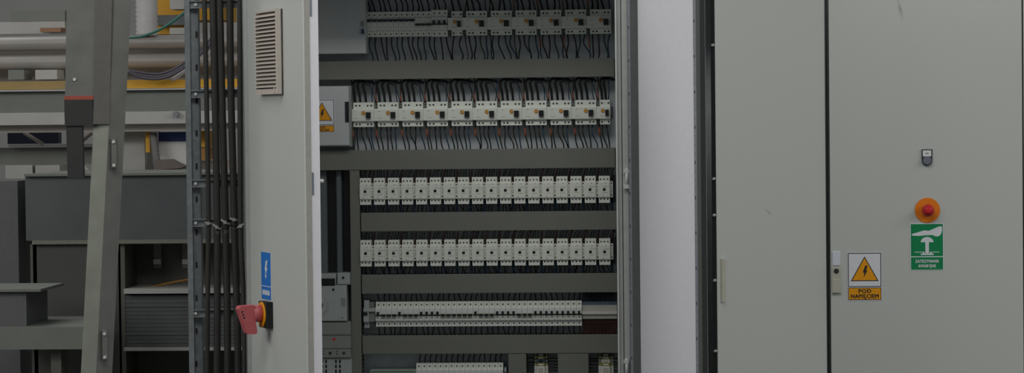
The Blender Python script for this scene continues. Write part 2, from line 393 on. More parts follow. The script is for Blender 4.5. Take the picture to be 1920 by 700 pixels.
# ------------------------------------------------------------------ signs
def bolt_outline(s):
    pts = [(.02, .20), (.11, .20), (.05, .03), (.10, .03), (-.04, -.24), (-.01, -.05), (-.07, -.05)]
    return [(x * s, z * s) for x, z in pts][::-1]
def warning_sign(cx, y, cz, w_, h_, label, rz=0, gap=.012):
    """white square with a yellow triangle above a yellow POD NAPIECIEM strip; faces local -y"""
    t = thing('warning_sign', (cx, y, cz - h_ / 2), label, 'sign', rz=rz)
    hw = w_ / 2; sq = w_ * 1.03; st = h_ - sq - gap * w_ * 2
    MB().box(-hw - .002, hw + .002, -.0006, 0, -.002, h_ + .002).build('backing', SWHITE, t)
    zc = h_ - sq
    b = w_ * .022
    MB().box(-hw, hw, -.0009, -.0006, zc, zc + b).box(-hw, hw, -.0009, -.0006, h_ - b, h_).box(-hw, -hw + b, -.0009, -.0006, zc + b, h_ - b).box(hw - b, hw, -.0009, -.0006, zc + b, h_ - b).build('border', SBLACK, t)
    tz0, tz1 = zc + sq * .17, zc + sq * .90
    MB().prism_y([(-hw * .84, tz0), (hw * .84, tz0), (0, tz1)], -.0010, -.0006).build('triangle_edge', SBLACK, t)
    MB().prism_y([(-hw * .75, tz0 + sq * .025), (hw * .75, tz0 + sq * .025), (0, tz1 - sq * .05)], -.0013, -.0006).build('triangle', YEL, t)
    s = sq * .82; mz = tz0 + (tz1 - tz0) * .40
    MB().prism_y([(x, mz + z) for x, z in bolt_outline(s)], -.0016, -.0012).build('lightning_bolt', SBLACK, t)
    MB().box(-hw, hw, -.0009, -.0006, 0, st).build('strip_border', SBLACK, t)
    MB().box(-hw + b * .9, hw - b * .9, -.0012, -.0006, b * .9, st - b * .9).build('text_strip', YEL, t)
    text_mesh('lettering', 'POD', st * .44, (0, -.0016, st * .70), SBLACK, t, bold=.018 * st, sx=1.08)
    text_mesh('lettering', 'NAPIĘCIEM', st * .44, (0, -.0016, st * .29), SBLACK, t, bold=.018 * st, sx=.93)
    return t
yd = -.0205
xa, za = U(1590.5, 563, yd); xb, zb_ = U(1652, 474.5, yd)
warning_sign((xa + xb) / 2, yd, (za + zb_) / 2, abs(xb - xa), zb_ - za, 'yellow lightning triangle warning sign on the closed door beside the lock')
# emergency stop sign
xa, za = U(1707.5, 507, yd); xb, zb_ = U(1768.5, 419.5, yd)
W_, H_ = xb - xa, zb_ - za
t = thing('emergency_stop_sign', ((xa + xb) / 2, yd, za), 'green sign of a hand pressing a mushroom button below the orange disc', 'sign'); hw = W_ / 2
MB().box(-hw - .001, hw + .001, -.0006, 0, -.001, H_ + .001).build('backing', SWHITE, t)
sp_ = H_ * .285
MB().box(-hw + .0012, hw - .0012, -.0009, -.0006, sp_ + .002, H_ - .0012).build('pictogram_panel', SGREEN, t)
MB().box(-hw + .0012, hw - .0012, -.0009, -.0006, .0012, sp_ - .001).build('text_panel', SGREEN, t)
def sg(u, v): return (-hw + W_ * u, H_ * (1 - v))     # unit coordinates of the sign, v downwards
hand = [(.03, .235), (.06, .215), (.20, .19), (.36, .155), (.44, .145), (.56, .155), (.66, .125), (.86, .065), (.955, .055), (.965, .15), (.93, .225), (.88, .265), (.80, .28), (.72, .265), (.68, .245), (.45, .25), (.30, .262), (.08, .258)]
MB().prism_y([sg(u, v) for u, v in hand][::-1], -.0012, -.0006).build('hand_pictogram', SWHITE, t)
dome = [(.31, .40)] + [(.505 - .195 * math.cos(a), .40 - .115 * math.sin(a)) for a in [math.pi * k / 10 for k in range(1, 10)]] + [(.70, .40)]
mbp = MB().prism_y([sg(u, v) for u, v in dome][::-1], -.0012, -.0006)
for (u0, u1, v0, v1) in ((.45, .56, .40, .64), (.31, .70, .645, .675), (.37, .43, .62, .645), (.58, .64, .62, .645), (.12, .42, .605, .62), (.60, .88, .605, .62)):
    a, b = sg(u0, v1), sg(u1, v0); mbp.box(a[0], b[0], -.0012, -.0006, a[1], b[1])
mbp.build('button_pictogram', SWHITE, t)
text_mesh('lettering', 'ZATRZYMANIE', H_ * .092, (0, -.0013, sp_ * .66), SWHITE, t, bold=.00045, sx=.74)
text_mesh('lettering', 'AWARYJNE', H_ * .092, (0, -.0013, sp_ * .30), SWHITE, t, bold=.00045, sx=.74)
# emergency stop button
xe, ze = U(1738.8, 394.5, yd)
t = thing('emergency_stop_button', (xe, yd, ze), 'red mushroom emergency stop button on an orange disc', 'button')
MB().disc(0, 0, .0375, -.002, 0, 40).build('disc', ORANGE, t)
MB().disc(0, 0, .013, -.014, -.002, 20).build('collar', BLACKP, t)
mb = MB().disc(0, 0, .0178, -.022, -.014, 24, .0187)
for a, b, ra, rb in ((-.022, -.028, .0187, .0172), (-.028, -.032, .0172, .013), (-.032, -.0335, .013, .006)): mb.disc(0, 0, ra, b, a, 24, rb)
mb.build('mushroom_cap', REDS, t)
# push button with label holder
xe, ze = U(1738, 301.5, yd)
t = thing('push_button', (xe, yd, ze), 'small grey push button under a white label plate on closed door', 'button')
rr = .0155
MB().prism_y([(rr, .034), (-rr, .034)] + [(-rr * math.cos(a), -rr * math.sin(a)) for a in [math.pi * k / 12 for k in range(13)]], -.004, 0).build('bezel', SBLACK, t)
MB().box(-.0125, .0125, -.0055, -.004, .013, .031).build('label_plate', LABELW, t)
MB().box(-.005, .005, -.0058, -.0055, .0205, .0235).build('label_print', MARK, t)
MB().disc(0, 0, .0135, -.007, -.004, 24).disc(0, 0, .011, -.012, -.007, 24, .0105).build('button_cap', BTN, t)

# ---- things fixed to the left leaf
nL = ML.to_3x3() @ Vector((0, 1, 0))
def leaf_thing(name, px, py, label, cat):
    q = on_leaf(px, py); p = ML @ q
    return thing(name, p, label, cat, rz=aL), q
# vent grille
t, q0 = leaf_thing('vent_grille', 511, 97, 'pale plastic louvred vent grille on the door ajar', 'vent')
za = on_leaf(511, 19).z - q0.z; zb = on_leaf(511, 177).z - q0.z
ua = on_leaf(490, 97).x - q0.x; ub = on_leaf(531, 97).x - q0.x
MB().box(ua, ub, -.006, -.0005, zb, za).build('filter_mat', VENTDARK, t)
fr = .012
MB().box(ua, ua + .004, -.018, 0, zb, za).box(ub - fr, ub, -.020, 0, zb, za).box(ua + .004, ub - fr, -.018, 0, za - .006, za).box(ua + .004, ub - fr, -.018, 0, zb, zb + .016).build('frame', VENT, t)
ns = 19; z0 = zb + .020; pitch = (za - .008 - z0) / ns
for k in range(ns):
    z = z0 + k * pitch
    MB().prism_x([(-.021, z), (-.021, z + .0022), (-.006, z + pitch * .92), (-.006, z + pitch * .92 - .0022)][::-1], ua - .003, ub - fr).build('slat', VENT, t)
MB().box(ub - .035, ub - .028, -.021, -.018, zb, zb + .022).box(ub - .022, ub - fr, -.021, -.018, zb, zb + .014).build('clip', VENT, t)
# blue sticker
t, q0 = leaf_thing('blue_sticker', 499, 517, 'blue lightning sticker above the red rotary handle', 'sticker')
za = on_leaf(499, 473.5).z - q0.z; zb = on_leaf(499, 561.5).z - q0.z
ua = on_leaf(490.5, 517).x - q0.x; ub = on_leaf(508, 517).x - q0.x
zm = on_leaf(499, 537).z - q0.z
MB().box(ua, ub, -.0006, 0, zb, za).build('backing', SWHITE, t)
MB().box(ua, ub, -.0009, -.0006, zm + .0012, za).box(ua, ub, -.0009, -.0006, zb, zm - .0012).build('panel', SBLUE, t)
uc = (ua + ub) / 2; h = (za - zm); zc = (za + zm) / 2
MB().prism_y([(uc + x * 1.5, zc + z) for x, z in [(.0, .26 * h), (.012, .26 * h), (.004, .05 * h), (.012, .05 * h), (-.002, -.17 * h), (.005, -.17 * h), (-.002, -.29 * h), (-.007, -.17 * h), (-.004, -.17 * h), (-.004, -.02 * h), (-.008, -.02 * h)]][::-1], -.0012, -.0006).build('lightning_bolt', SWHITE, t)
tb = MB()
for i in range(8): tb.box(ua + .010 + i * (ub - ua - .020) / 8, ua + .010 + (i + .72) * (ub - ua - .020) / 8, -.0012, -.0006, zb + (zm - zb) * (.34 if i % 3 else .30), zb + (zm - zb) * (.66 if i % 2 else .72))
stuff(tb.build('small_print', SWHITE, t))
# rotary handle
t, q0 = leaf_thing('rotary_handle', 505, 590, 'red rotary main switch handle on a black and yellow base', 'switch handle')
za = on_leaf(507, 566).z - q0.z; zb = on_leaf(507, 615).z - q0.z; zc = (za + zb) / 2
hz = (za - zb) / 2
MB().box(-hz, hz, -.022, 0, zb, za, .002).build('base_plate', BLACKP, t)
MB().disc(0, zc, hz * .98, -.026, -.022, 28).build('yellow_ring', YEL, t)
MB().disc(0, zc + .004, .026, -.052, -.026, 20, .025).build('neck', RED, t)
# pistol grip hanging down, slanting away from the door
s = hz / .04
prof = [(-.094, zc + .029), (-.100, zc + .020), (-.076, zc - .052), (-.071, zc - .056), (-.047, zc - .056), (-.043, zc - .050), (-.050, zc - .004), (-.048, zc + .026), (-.052, zc + .031)]
g = MB().prism_x(prof[::-1], -.019, .019).build('grip', RED, t)
hb = MB()
for i, (yy, zz) in enumerate(((-.0925, zc + .010), (-.0895, zc + .001), (-.0865, zc - .008))): pass
for i in range(3):
    z = zc + .012 - i * .009; y = -.0885 + i * .0030
    hb.box(.0186, .0193, y - .0035, y + .0015, z - .003, z + .003)
hb.build('padlock_holes', SBLACK, g)

# ------------------------------------------------------------------ inside cabinet 1: ducts
YD = .435
K = (X(1100, 350, YD) - X(700, 350, YD)) / 400.0      # metres per pixel at the device fronts
def duct_h(px0, px1, zt, zb, label, y0=YD):
    xa, xb = X(px0, 400, y0), X(px1, 400, y0)
    t = thing('wiring_duct', ((xa + xb) / 2, YP, zb), label, 'wiring duct', 'grey wiring ducts in the open cabinet'); O = t.location.copy()
    MB().box(xa, xb, y0, y0 + .006, zb, zt, .0015).build('lid', DUCT, t, O)
    mb = MB().box(xa + .001, xb - .001, YP - .003, YP, zb + .002, zt - .002)
    for z0, z1 in ((zb + .001, zb + .003), (zt - .003, zt - .001)):
        mb.box(xa + .001, xb - .001, YP - .02, YP - .003, z0, z1)
        x = xa + .001
        while x < xb - .007: mb.box(x, x + .0065, y0 + .006, YP - .02, z0, z1); x += .0125
    stuff(mb.build('slotted_walls', DUCT, t, O)); return t
def duct_v(px0, px1, zt, zb, label, y0=YD):
    xa, xb = X(px0, 500, y0), X(px1, 500, y0)
    t = thing('wiring_duct', ((xa + xb) / 2, YP, zb), label, 'wiring duct', 'grey wiring ducts in the open cabinet'); O = t.location.copy()
    MB().box(xa, xb, y0, y0 + .006, zb, zt, .0015).build('lid', DUCT, t, O)
    mb = MB().box(xa + .002, xb - .002, YP - .003, YP, zb, zt)
    for x0, x1 in ((xa + .001, xa + .003), (xb - .003, xb - .001)):
        mb.box(x0, x1, YP - .02, YP - .003, zb, zt)
        z = zb
        while z < zt - .007: mb.box(x0, x1, y0 + .006, YP - .02, z, z + .0065); z += .0125
    stuff(mb.build('slotted_walls', DUCT, t, O)); return t
rowL, rowR = 640, 1115
DU = [  # (top left,right) (bottom left,right) as seen at x=640/690 and 1115
    ((610, 115.4), (1110, 108.6), (610, 151.0), (1110, 143.6)),
    ((620, 281.7), (1120, 278.2), (620, 319.4), (1120, 315.7)),
    ((690, 399.5), (1120, 395.4), (690, 434.8), (1120, 431.4)),
    ((690, 516.2), (1120, 511.9), (690, 551.7), (1120, 548.9)),
    ((690, 631.0), (1110, 626.9), (690, 665.3), (1110, 662.7))]
dz = [(Zrow(a, b, YD), Zrow(c, d, YD)) for a, b, c, d in DU]
names = ['long grey wiring duct below the topmost breaker row', 'long grey wiring duct above the upper contactor row', 'grey wiring duct between the two contactor rows', 'grey wiring duct below the lower contactor row', 'grey wiring duct below the long breaker row with terminals']
duct_h(560, 1154.5, dz[0][0], dz[0][1], names[0]); duct_h(560, 1154.5, dz[1][0], dz[1][1], names[1])
for i in (2, 3, 4): duct_h(676.5, 1160, dz[i][0], dz[i][1], names[i])
z0t = Z(-22, YD); duct_h(692, 1154.5, z0t + .06, z0t, 'grey wiring duct above the topmost breaker row')
z6 = Z(748, YD); duct_h(676.5, 1160, z6, z6 - .06, 'grey wiring duct below the lowest breaker row')
duct_v(657.5, 676, dz[1][1] - .001, z6 - .06, 'narrow upright wiring duct beside the main switch')
duct_v(951, 985, dz[4][1] - .001, z6 + .001, 'upright wiring duct between lowest breakers and terminal column')
duct_v(1044, 1102, dz[4][1] - .001, z6 + .001, 'wide upright wiring duct between the two terminal columns')

# ---- DIN rails
def rail(px0, px1, z, label):
    xa, xb = X(px0, 400, YD), X(px1, 400, YD)
    o = MB().box(xa, xb, YP - .008, YP - .0065, z - .0175, z + .0175).box(xa, xb, YP - .008, YP, z - .012, z - .0105).box(xa, xb, YP - .008, YP, z + .0105, z + .012).build('mounting_rail', GALV, None, ((xa + xb) / 2, YP, z))
    tag(o, label, 'rail', 'mounting rails behind the devices')

# ---- device builders: local x from 0, z about the middle, y=0 at the rail front, negative to the front
def screws(lst, r, y, parent, mtl=SCREW, name='terminal_screws'):
    mb = MB()
    for x, z in lst: mb.disc(x, z, r, y - .0006, y + .0002, 8)
    return stuff(mb.build(name, mtl, parent))
def breaker(wd_, hh, up, label, group, poles=1, tm=BLACKP, depth=.066):
    t = thing('circuit_breaker', (0, 0, 0), label, 'circuit breaker', group)
    W1 = wd_ * poles - .0004
    d0, d1 = -depth * .86, -depth
    prof = [(0, -hh), (d0, -hh), (d0, -hh * .60), (d0 - .002, -hh * .56), (d1, -hh * .50), (d1, hh * .46), (d0 - .002, hh * .52), (d0, hh * .56), (d0, hh), (0, hh)]
    MB().prism_x(prof[::-1], .0002, W1).build('body', BREAKER, t)
    MB().box(.001, W1 - .001, d1 - .0004, d1, hh * .22, hh * .42).build('label_strip', LABELW, t)
    sc = []
    for p in range(poles): sc += [(wd_ * (p + .5), hh * .76), (wd_ * (p + .5), -hh * .78)]
    screws(sc, .0026, d0, t)
    mb = MB()
    for p in range(poles):
        c = wd_ * (p + .5)
        mb.box(c - .0022, c + .0022, d1 - .0004, d1, -hh * .30, -hh * .25)
    stuff(mb.build('print', MARK, t))
    for p in range(poles):
        c = wd_ * (p + .5)
        if up == 'up':
            MB().box(c - wd_ * .48, c + wd_ * .48, d1 - .001, d1, -hh * .13, -hh * .02).box(c - .0034, c + .0034, d1 - .013, d1, -hh * .06, hh * .22).build('toggle', tm, t)
        elif up == 'down':
            MB().box(c - wd_ * .40, c + wd_ * .40, d1 - .010, d1, -hh * .15, hh * .02).build('toggle', tm, t)
        else:
            MB().box(c - wd_ * .499, c + wd_ * .46, d1 - .008, d1, hh * .24, hh * .40).box(c - wd_ * .3, c + wd_ * .3, d1 - .011, d1 - .008, hh * .18, hh * .34).build('toggle', tm, t)
    return t
def rcd(wd_, hh, label, group, narrow=False):
    t = thing('residual_current_device', (0, 0, 0), label, 'circuit breaker', group)
    d0, d1 = -.058, -.068; a = .0115
    MB().prism_x([(0, -hh * .54), (d1, -hh * .54), (d1 - .001, -hh * .48), (d1 - .001, hh * .40), (d1, hh * .46), (0, hh * .46)][::-1], .0002, wd_ - .0004).build('body', BREAKER, t)
    MB().box(a, wd_ - .001, d0, 0, hh * .46, hh).build('upper_terminal_block', BREAKER, t)
    MB().box(a, wd_ - .001, d0, 0, -hh, -hh * .54).build('lower_terminal_block', BREAKER, t)
    MB().box(.0006, a - .0008, d0 + .012, 0, hh * .46, hh * .92).build('auxiliary_terminal', SWITCHG2, t)
    MB().box(.0006, a - .0008, d0 + .012, 0, -hh * .94, -hh * .54).build('auxiliary_terminal', SWITCHG2, t)
    screws([(.0055, hh * .80), (.0055, hh * .58), (.0055, -hh * .66), (.0055, -hh * .86)], .0028, d0 + .012, t, name='auxiliary_screws')
    n = 2 if narrow else 4
    sc = []; mb = MB()
    for i in range(n):
        c = a + .006 + i * (wd_ - a - .012) / (n - 1)
        if not narrow: c += (.0035 if i in (0, 2) else -.0035) * (1 if i in (0, 2) else 1)
        sc += [(c, hh * .74), (c, -hh * .80)]
        if i % 2 == 0: mb.box(c + .0075, c + .0095, d0 - .0005, d0, hh * .72, hh * .77).box(c + .0075, c + .0095, d0 - .0005, d0, -hh * .82, -hh * .77)
    screws(sc, .0031, d0, t)
    mb.box(.016, .019, d1 - .0014, d1 - .001, hh * .22, hh * .28)
    for i in range(4): mb.box(.012 + i * .004, .0145 + i * .004, d1 - .0014, d1 - .001, -hh * .33, -hh * .29)
    stuff(mb.build('print', MARK, t))
    tx = wd_ - .0175 if not narrow else wd_ - .0105
    tw = .0075 if not narrow else .0055
    MB().box(tx - tw, tx + tw, d1 - .010, d1 - .001, -hh * .30, hh * .20).build('toggle', BLACKP, t)
    bx = tx - .0165 if not narrow else tx - .0135
    MB().disc(bx, hh * .13, .0068 if not narrow else .006, d1 - .004, d1 - .001, 14, .006).build('test_button', AMBER, t)
    return t
def contactor(wd_, hh, label, group):
    t = thing('contactor', (0, 0, 0), label, 'contactor', group)
    bw = wd_ * .785
    d0, d1 = -.075, -.082
    prof = [(0, -hh), (d0, -hh), (d0, -hh * .62), (d1, -hh * .56), (d1, hh * .50), (d0, hh * .56), (d0, hh), (0, hh)]
    MB().prism_x(prof[::-1], .0002, bw).build('body', BREAKER2, t)
    MB().prism_x([(0, -hh * .60), (d0 + .006, -hh * .60), (d0 + .006, hh * .60), (0, hh * .60)][::-1], bw, wd_ - .0003).build('auxiliary_block', BREAKER2, t)
    sc = []
    for i in range(3): c = bw * (.18 + .31 * i); sc += [(c, hh * .76), (c, -hh * .72)]
    screws(sc, .0026, d0, t)
    screws([((bw + wd_) / 2, hh * .46), ((bw + wd_) / 2, -hh * .42)], .0024, d0 + .006, t, name='coil_screws')
    MB().box(bw * .5 - .0045, bw * .5 + .0041, d1 - .001, d1, -hh * .10, hh * .10).build('indicator_window', BLACKP, t)
    mb = MB().box(bw * .42, bw * .95, d1 - .0003, d1, hh * .20, hh * .225).box(bw * .38, bw * .82, d1 - .0003, d1, -hh * .24, -hh * .22)
    mb.disc(bw * .38, -hh * .47, .0016, d1 - .0004, d1, 6).disc(bw * .62, hh * .47, .0016, d1 - .0004, d1, 6)
    for z in (.16, -.06, -.2): mb.box((bw + wd_) / 2 - .001, (bw + wd_) / 2 + .001, d0 + .0055, d0 + .006, hh * z, hh * (z + .07))
    stuff(mb.build('print', MARK, t)); return t
PITCH_MCB = 10.2 * K
YR = YP - .008
# rows: middle heights and half heights
def row(lt, rt, lb, rb, Y=.45):
    a, b = Zrow(lt, rt, Y), Zrow(lb, rb, Y); return (a + b) / 2, (a - b) / 2
z1, h1 = row((700, 22.3), (1140, 17.2), (700, 70.5), (1140, 62.6))
z2, h2 = row((680, 192.6), (1120, 187.2), (680, 239.0), (1120, 232.8))
z3, h3 = row((680, 333.6), (1130, 330.9), (680, 383.8), (1130, 381.2), .435)
z4, h4 = row((680, 451.0), (1130, 447.4), (680, 500.4), (1130, 496.7), .435)
z5, h5 = row((710, 566.3), (1080, 564.7), (710, 612.9), (1080, 611.4))
zt6 = Zrow((785, 681.6), (940, 680.6), .455); h6 = h5; z6c = zt6 - h6
rail(690, 1150, z1, 'mounting rail behind the topmost breaker row'); rail(658, 1150, z2, 'mounting rail behind the long row of amber-button breakers')
rail(677, 1153, z3, 'mounting rail behind the upper contactor row'); rail(677, 1155, z4, 'mounting rail behind the lower contactor row')
rail(681, 1158, z5, 'mounting rail behind the long narrow breaker row'); rail(692, 950, z6c, 'mounting rail behind the lowest breaker row')
xD = lambda px, py: X(px, py, .45)
used = {}
ONES = 'first second third fourth fifth sixth seventh eighth ninth tenth eleventh twelfth thirteenth fourteenth fifteenth sixteenth seventeenth eighteenth nineteenth'.split()
def nth(i):
    i += 1
    if i < 20: return ONES[i - 1]
    tens = {2: ('twenty', 'twentieth'), 3: ('thirty', 'thirtieth')}[i // 10]
    return tens[1] if i % 10 == 0 else tens[0] + '-' + ONES[i % 10 - 1]
def place(key, maker, loc, label=None):
    if key not in used: used[key] = maker(); used[key].location = loc; o = used[key]
    else: o = dup(used[key], loc)
    if label: o['label'] = label
    return o
# row 1
x = xD(687.2, 45)
for i in range(12):
    key = 'r1up' if i < 9 else 'r1dn'
    place(key, (lambda: breaker(PITCH_MCB, h1, 'bar', 'narrow grey circuit breaker with raised dark toggle in the topmost row', 'topmost breakers switched on', tm=TOGB)) if i < 9 else
          (lambda: breaker(PITCH_MCB, h1, 'down', 'narrow grey circuit breaker with lowered black toggle in the topmost row', 'topmost breakers switched off')), (x + i * PITCH_MCB, YR, z1), '%s narrow breaker from the cover box, topmost row, toggle %s' % (nth(i), 'raised' if i < 9 else 'lowered'))
xt = x + 12 * PITCH_MCB
b3 = breaker(PITCH_MCB, h1 * 1.07, 'up', 'taller three-pole circuit breaker with black toggles in the topmost row', None, poles=3, depth=.070); b3.location = (xt, YR, z1 + .001)
xn = xt + 3 * PITCH_MCB + .001
R1W = (xD(1146.5, 45) - xD(867.5, 45)) / 6
rn = rcd(xD(867.5, 45) - xn, h1 * .98, 'narrow residual current breaker beside the three-pole breaker', None, True); rn.location = (xn, YR, z1)
R1 = [xD(867.5, 45) + i * R1W for i in range(6)]
for i, xx in enumerate(R1): place('rcd1', lambda: rcd(R1W, h1 * .98, 'wide breaker with amber test button and black toggle in topmost row', 'wide amber-button breakers in the topmost row'), (xx, YR, z1), '%s wide amber-button breaker from the three-pole breaker in the topmost row' % nth(i))
# row 2
R2W = (xD(1118.5, 210) - xD(655.8, 210)) / 10
R2 = [xD(655.8, 210) + i * R2W for i in range(10)]
for i, xx in enumerate(R2): place('rcd2', lambda: rcd(R2W, h2, 'wide breaker with amber test button in the row beside the warning box', 'wide amber-button breakers in the second row'), (xx, YR, z2), '%s wide amber-button breaker from the white box with the warning sign' % nth(i))
x2n = R2[-1] + R2W
rn2 = rcd(xD(1144.5, 210) - x2n, h2, 'narrow amber-button breaker at the end of the row beside the warning box', None, True); rn2.location = (x2n, YR, z2)
# rows 3 and 4
C3W = (xD(1149.8, 400) - xD(676.4, 400)) / 18
C3 = [xD(676.0, 355) + i * C3W for i in range(18)]
C4 = [xD(677.0, 475) + i * C3W for i in range(18)]
for i, xx in enumerate(C3): place('con3', lambda: contactor(C3W, h3, 'small white contactor in the upper of the two contactor rows', 'contactors in the upper row'), (xx, YR, z3), '%s small white contactor from the upright duct in the upper contactor row' % nth(i))
for i, xx in enumerate(C4): place('con4', lambda: contactor(C3W, h4, 'small white contactor in the lower of the two contactor rows', 'contactors in the lower row'), (xx, YR, z4), '%s small white contactor from the upright duct in the lower contactor row' % nth(i))
# dark end blocks right of the contactor rows
for nm, xx, zz, hh in (('upper', C3[-1] + C3W, z3, h3), ('lower', C4[-1] + C3W, z4, h4)):
    t = thing('end_stop', (xx, YR, zz), 'black end stop closing the %s contactor row' % nm, 'end stop')
    MB().box(.0008, .0065, -.06, 0, -hh * .98, hh * 1.04, .001).build('body', BLACKP, t); MB().disc(.0036, hh * .8, .002, -.0606, -.06, 8).build('clamp_screw', SCREW, t)
# row 5
N5 = 38; x5 = xD(704.6, 590); P5 = (xD(1091.2, 590) - x5) / N5
ON5 = {0, 4, 8, 9, 10, 11, 18, 22, 23, 24, 25, 29, 30, 31, 32, 33, 34, 35, 36, 37}
for i in range(N5):
    if i in ON5: place('m5u', lambda: breaker(P5, h5, 'up', 'slim circuit breaker with toggle up in the long row below the contactors', 'long-row breakers switched on'), (x5 + i * P5, YR, z5), '%s slim breaker from the stepped grey module, toggle up' % nth(i))
    else: place('m5d', lambda: breaker(P5, h5, 'down', 'slim circuit breaker with toggle down in the long row below the contactors', 'long-row breakers switched off'), (x5 + i * P5, YR, z5), '%s slim breaker from the stepped grey module, toggle down' % nth(i))
# auxiliary module at the left end of row 5
xa = xD(681.5, 590)
t = thing('auxiliary_module', (xa, YR, z5), 'stepped grey module with dark latch at the end of the long breaker row', 'module')
wA = x5 - xa
MB().box(.001, wA * .46, -.05, 0, -h5 * 1.12, h5 * 1.14, .001).box(0, wA * .46, -.062, -.05, -h5 * .62, h5 * .50, .001).build('body', SWITCHG, t)
MB().box(wA * .47, wA - .001, -.056, 0, -h5 * .60, h5 * .55, .001).box(wA * .47, wA * .85, -.040, 0, -h5 * .98, h5 * .98).build('terminal_section', SWITCHG2, t)
MB().box(.0, wA * .34, -.068, -.062, -h5 * .04, h5 * .17, .001).build('latch', BLACKP, t)
MB().box(.0005, wA * .99, -.0645, -.062, h5 * .22, h5 * .50, .001).build('label_strip', SWITCHG, t)
screws([(wA * (.55 + .12 * (i % 3)), h5 * (.62 + .16 * (i // 3))) for i in range(6)] + [(wA * (.55 + .12 * (i % 3)), -h5 * (.70 + .16 * (i // 3))) for i in range(6)] + [(wA * .6, h5 * (.1 - .14 * i)) for i in range(4)], .0012, -.0563, t)
# terminal blocks right of row 5
x5t = x5 + N5 * P5 + .001; NT = 21; PT = (xD(1157, 590) - x5t) / NT
def terminal():
    t = thing('terminal_block', (0, 0, 0), 'thin grey terminal block in the packed stack beside the long breaker row', 'terminal block', 'terminal blocks closing the long breaker row')
    b = PT - .0003
    MB().prism_x([(0, -h5 * .78), (-.040, -h5 * .78), (-.046, -h5 * .50), (-.058, -h5 * .45), (-.058, -h5 * .12), (-.064, -h5 * .10), (-.064, h5 * .20), (-.056, h5 * .24), (-.056, h5 * .58), (-.04, h5 * .92), (0, h5 * .92)][::-1], .0001, b).build('body', TGRY, t)
    MB().box(.0002, b - .0001, -.0648, -.064, -h5 * .06, h5 * .16).build('marker', TGRYL, t)
    MB().box(.0006, b - .0006, -.054, -.04, h5 * .60, h5 * .90).build('blue_clamp', TBLU, t)
    MB().disc(b / 2, -h5 * .29, .0012, -.0588, -.058, 6).build('clamp_screw', RIM, t)
    MB().box(.0006, b - .0006, -.050, -.04, -h5 * .82, -h5 * .52).build('brown_clamp', WBRN, t)
    return t
for i in range(NT): place('term', terminal, (x5t + i * PT, YR, z5), '%s thin terminal block from the long row of slim breakers' % nth(i))
t = thing('end_stop', (x5t + NT * PT, YR, z5), 'dark end plate closing the stack of thin terminal blocks', 'end stop')
MB().box(.0005, .004, -.062, 0, -h5 * .9, h5 * .98, .001).build('body', BLACKP, t); MB().disc(.0022, 0, .0012, -.0625, -.062, 6).build('clamp_screw', SCREW, t)
# row 6
x6 = xD(780.5, 690); N6 = 16; P6 = (xD(943.5, 690) - x6) / N6
for i in range(N6): place('m6', lambda: breaker(P6, h6, 'up', 'slim circuit breaker in the lowest row beside the terminal column', 'breakers of the lowest row'), (x6 + i * P6, YR, z6c), '%s slim breaker from the pale green module in the lowest row' % nth(i))
xa, xb = xD(694, 690), x6 - .001
zg = Z(694, .44, 740)
t = thing('control_module', (xa, YR, zg - .08), 'pale green control module beside the lowest breakers', 'module')
MB().box(0, xb - xa, -.07, 0, 0, .08, .003).build('body', DGREEN, t); MB().box(.004, xb - xa - .004, -.072, -.07, .074, .0775).build('ridge', DUCT, t)
screws([(.02 + .012 * i, .066) for i in range(9)], .0025, -.0705, t)
xa = x6 + N6 * P6 + .002; zt_ = Z(690, .45, 947)
t = thing('end_stop', (xa, YR, zt_ - .07), 'pale blue end stop beside the lowest breaker row', 'end stop')
MB().box(0, .0085, -.045, 0, 0, .07, .001).build('body', mat('pale_blue_plastic', rgb(120, 160, 170), .5), t); MB().box(.0, .0085, -.048, -.045, .055, .066, .001).build('cap', SWITCHG, t)
# vertical terminal columns
def tcol(px0, px1, py0, py1, seq, label):
    xa, xb = xD(px0, 690), xD(px1, 690); zt = Z(py0, .45, (px0 + px1) / 2)
    o = MB().box((xa + xb) / 2 - .0175, (xa + xb) / 2 + .0175, YP - .008, YP, zt - .16, zt + .004).build('mounting_rail', GALV, None, ((xa + xb) / 2, YP, zt - .16)); tag(o, label + ' upright rail', 'rail', 'mounting rails behind the devices')
    z = zt
    for k, (hh, body, top, lab) in enumerate(seq):
        t = thing('terminal_block', ((xa + xb) / 2, YR, z - hh), lab, 'terminal block'); hwid = (xb - xa) / 2
        MB().box(-hwid, hwid, -.035, 0, .0003, hh - .0003, .001).box(-hwid * .55, hwid * .55, -.048, -.035, .0003, hh - .0003, .001).build('body', body, t)
        MB().box(-hwid * .34, hwid * .34, -.0495, -.048, hh * .25, hh * .75).build('marker', top, t)
        for sgn in (-1, 1): MB().disc(sgn * hwid * .78, hh * .5, min(.004, hh * .3), -.0356, -.035, 8).build('clamp_screw', RIM, t)
        z -= hh
for nm, p0, p1, q in (('left', 1001, 1027, 664), ('right', 1121.5, 1150, 664)):
    A = 'first terminal column, between the upright ducts' if nm == 'left' else 'second terminal column, beside the cabinet frame'
    S = [(.008, BLACKP, RIM, 'dark end clamp topping the ' + A), (.010, TGRN, TGRYL, 'yellow green earth terminal near the top of the ' + A)]
    S += [(.013, TBLU if nm == 'left' else TGRYL, BLACKP if nm == 'left' else TGRY, ('blue' if nm == 'left' else 'pale') + ' terminal in the ' + A), (.009, TGRN, TGRYL, 'lower yellow green earth terminal in the ' + A)]
    S += [(.026, TGRYL, TGRY, 'large grey terminal in the ' + A), (.026, TGRYL, TGRY, 'lowest large grey terminal in the ' + A)]
    tcol(p0, p1, q, 700, S, nm == 'left' and 'rail of the terminal column between upright ducts' or 'rail of the terminal column beside the frame')

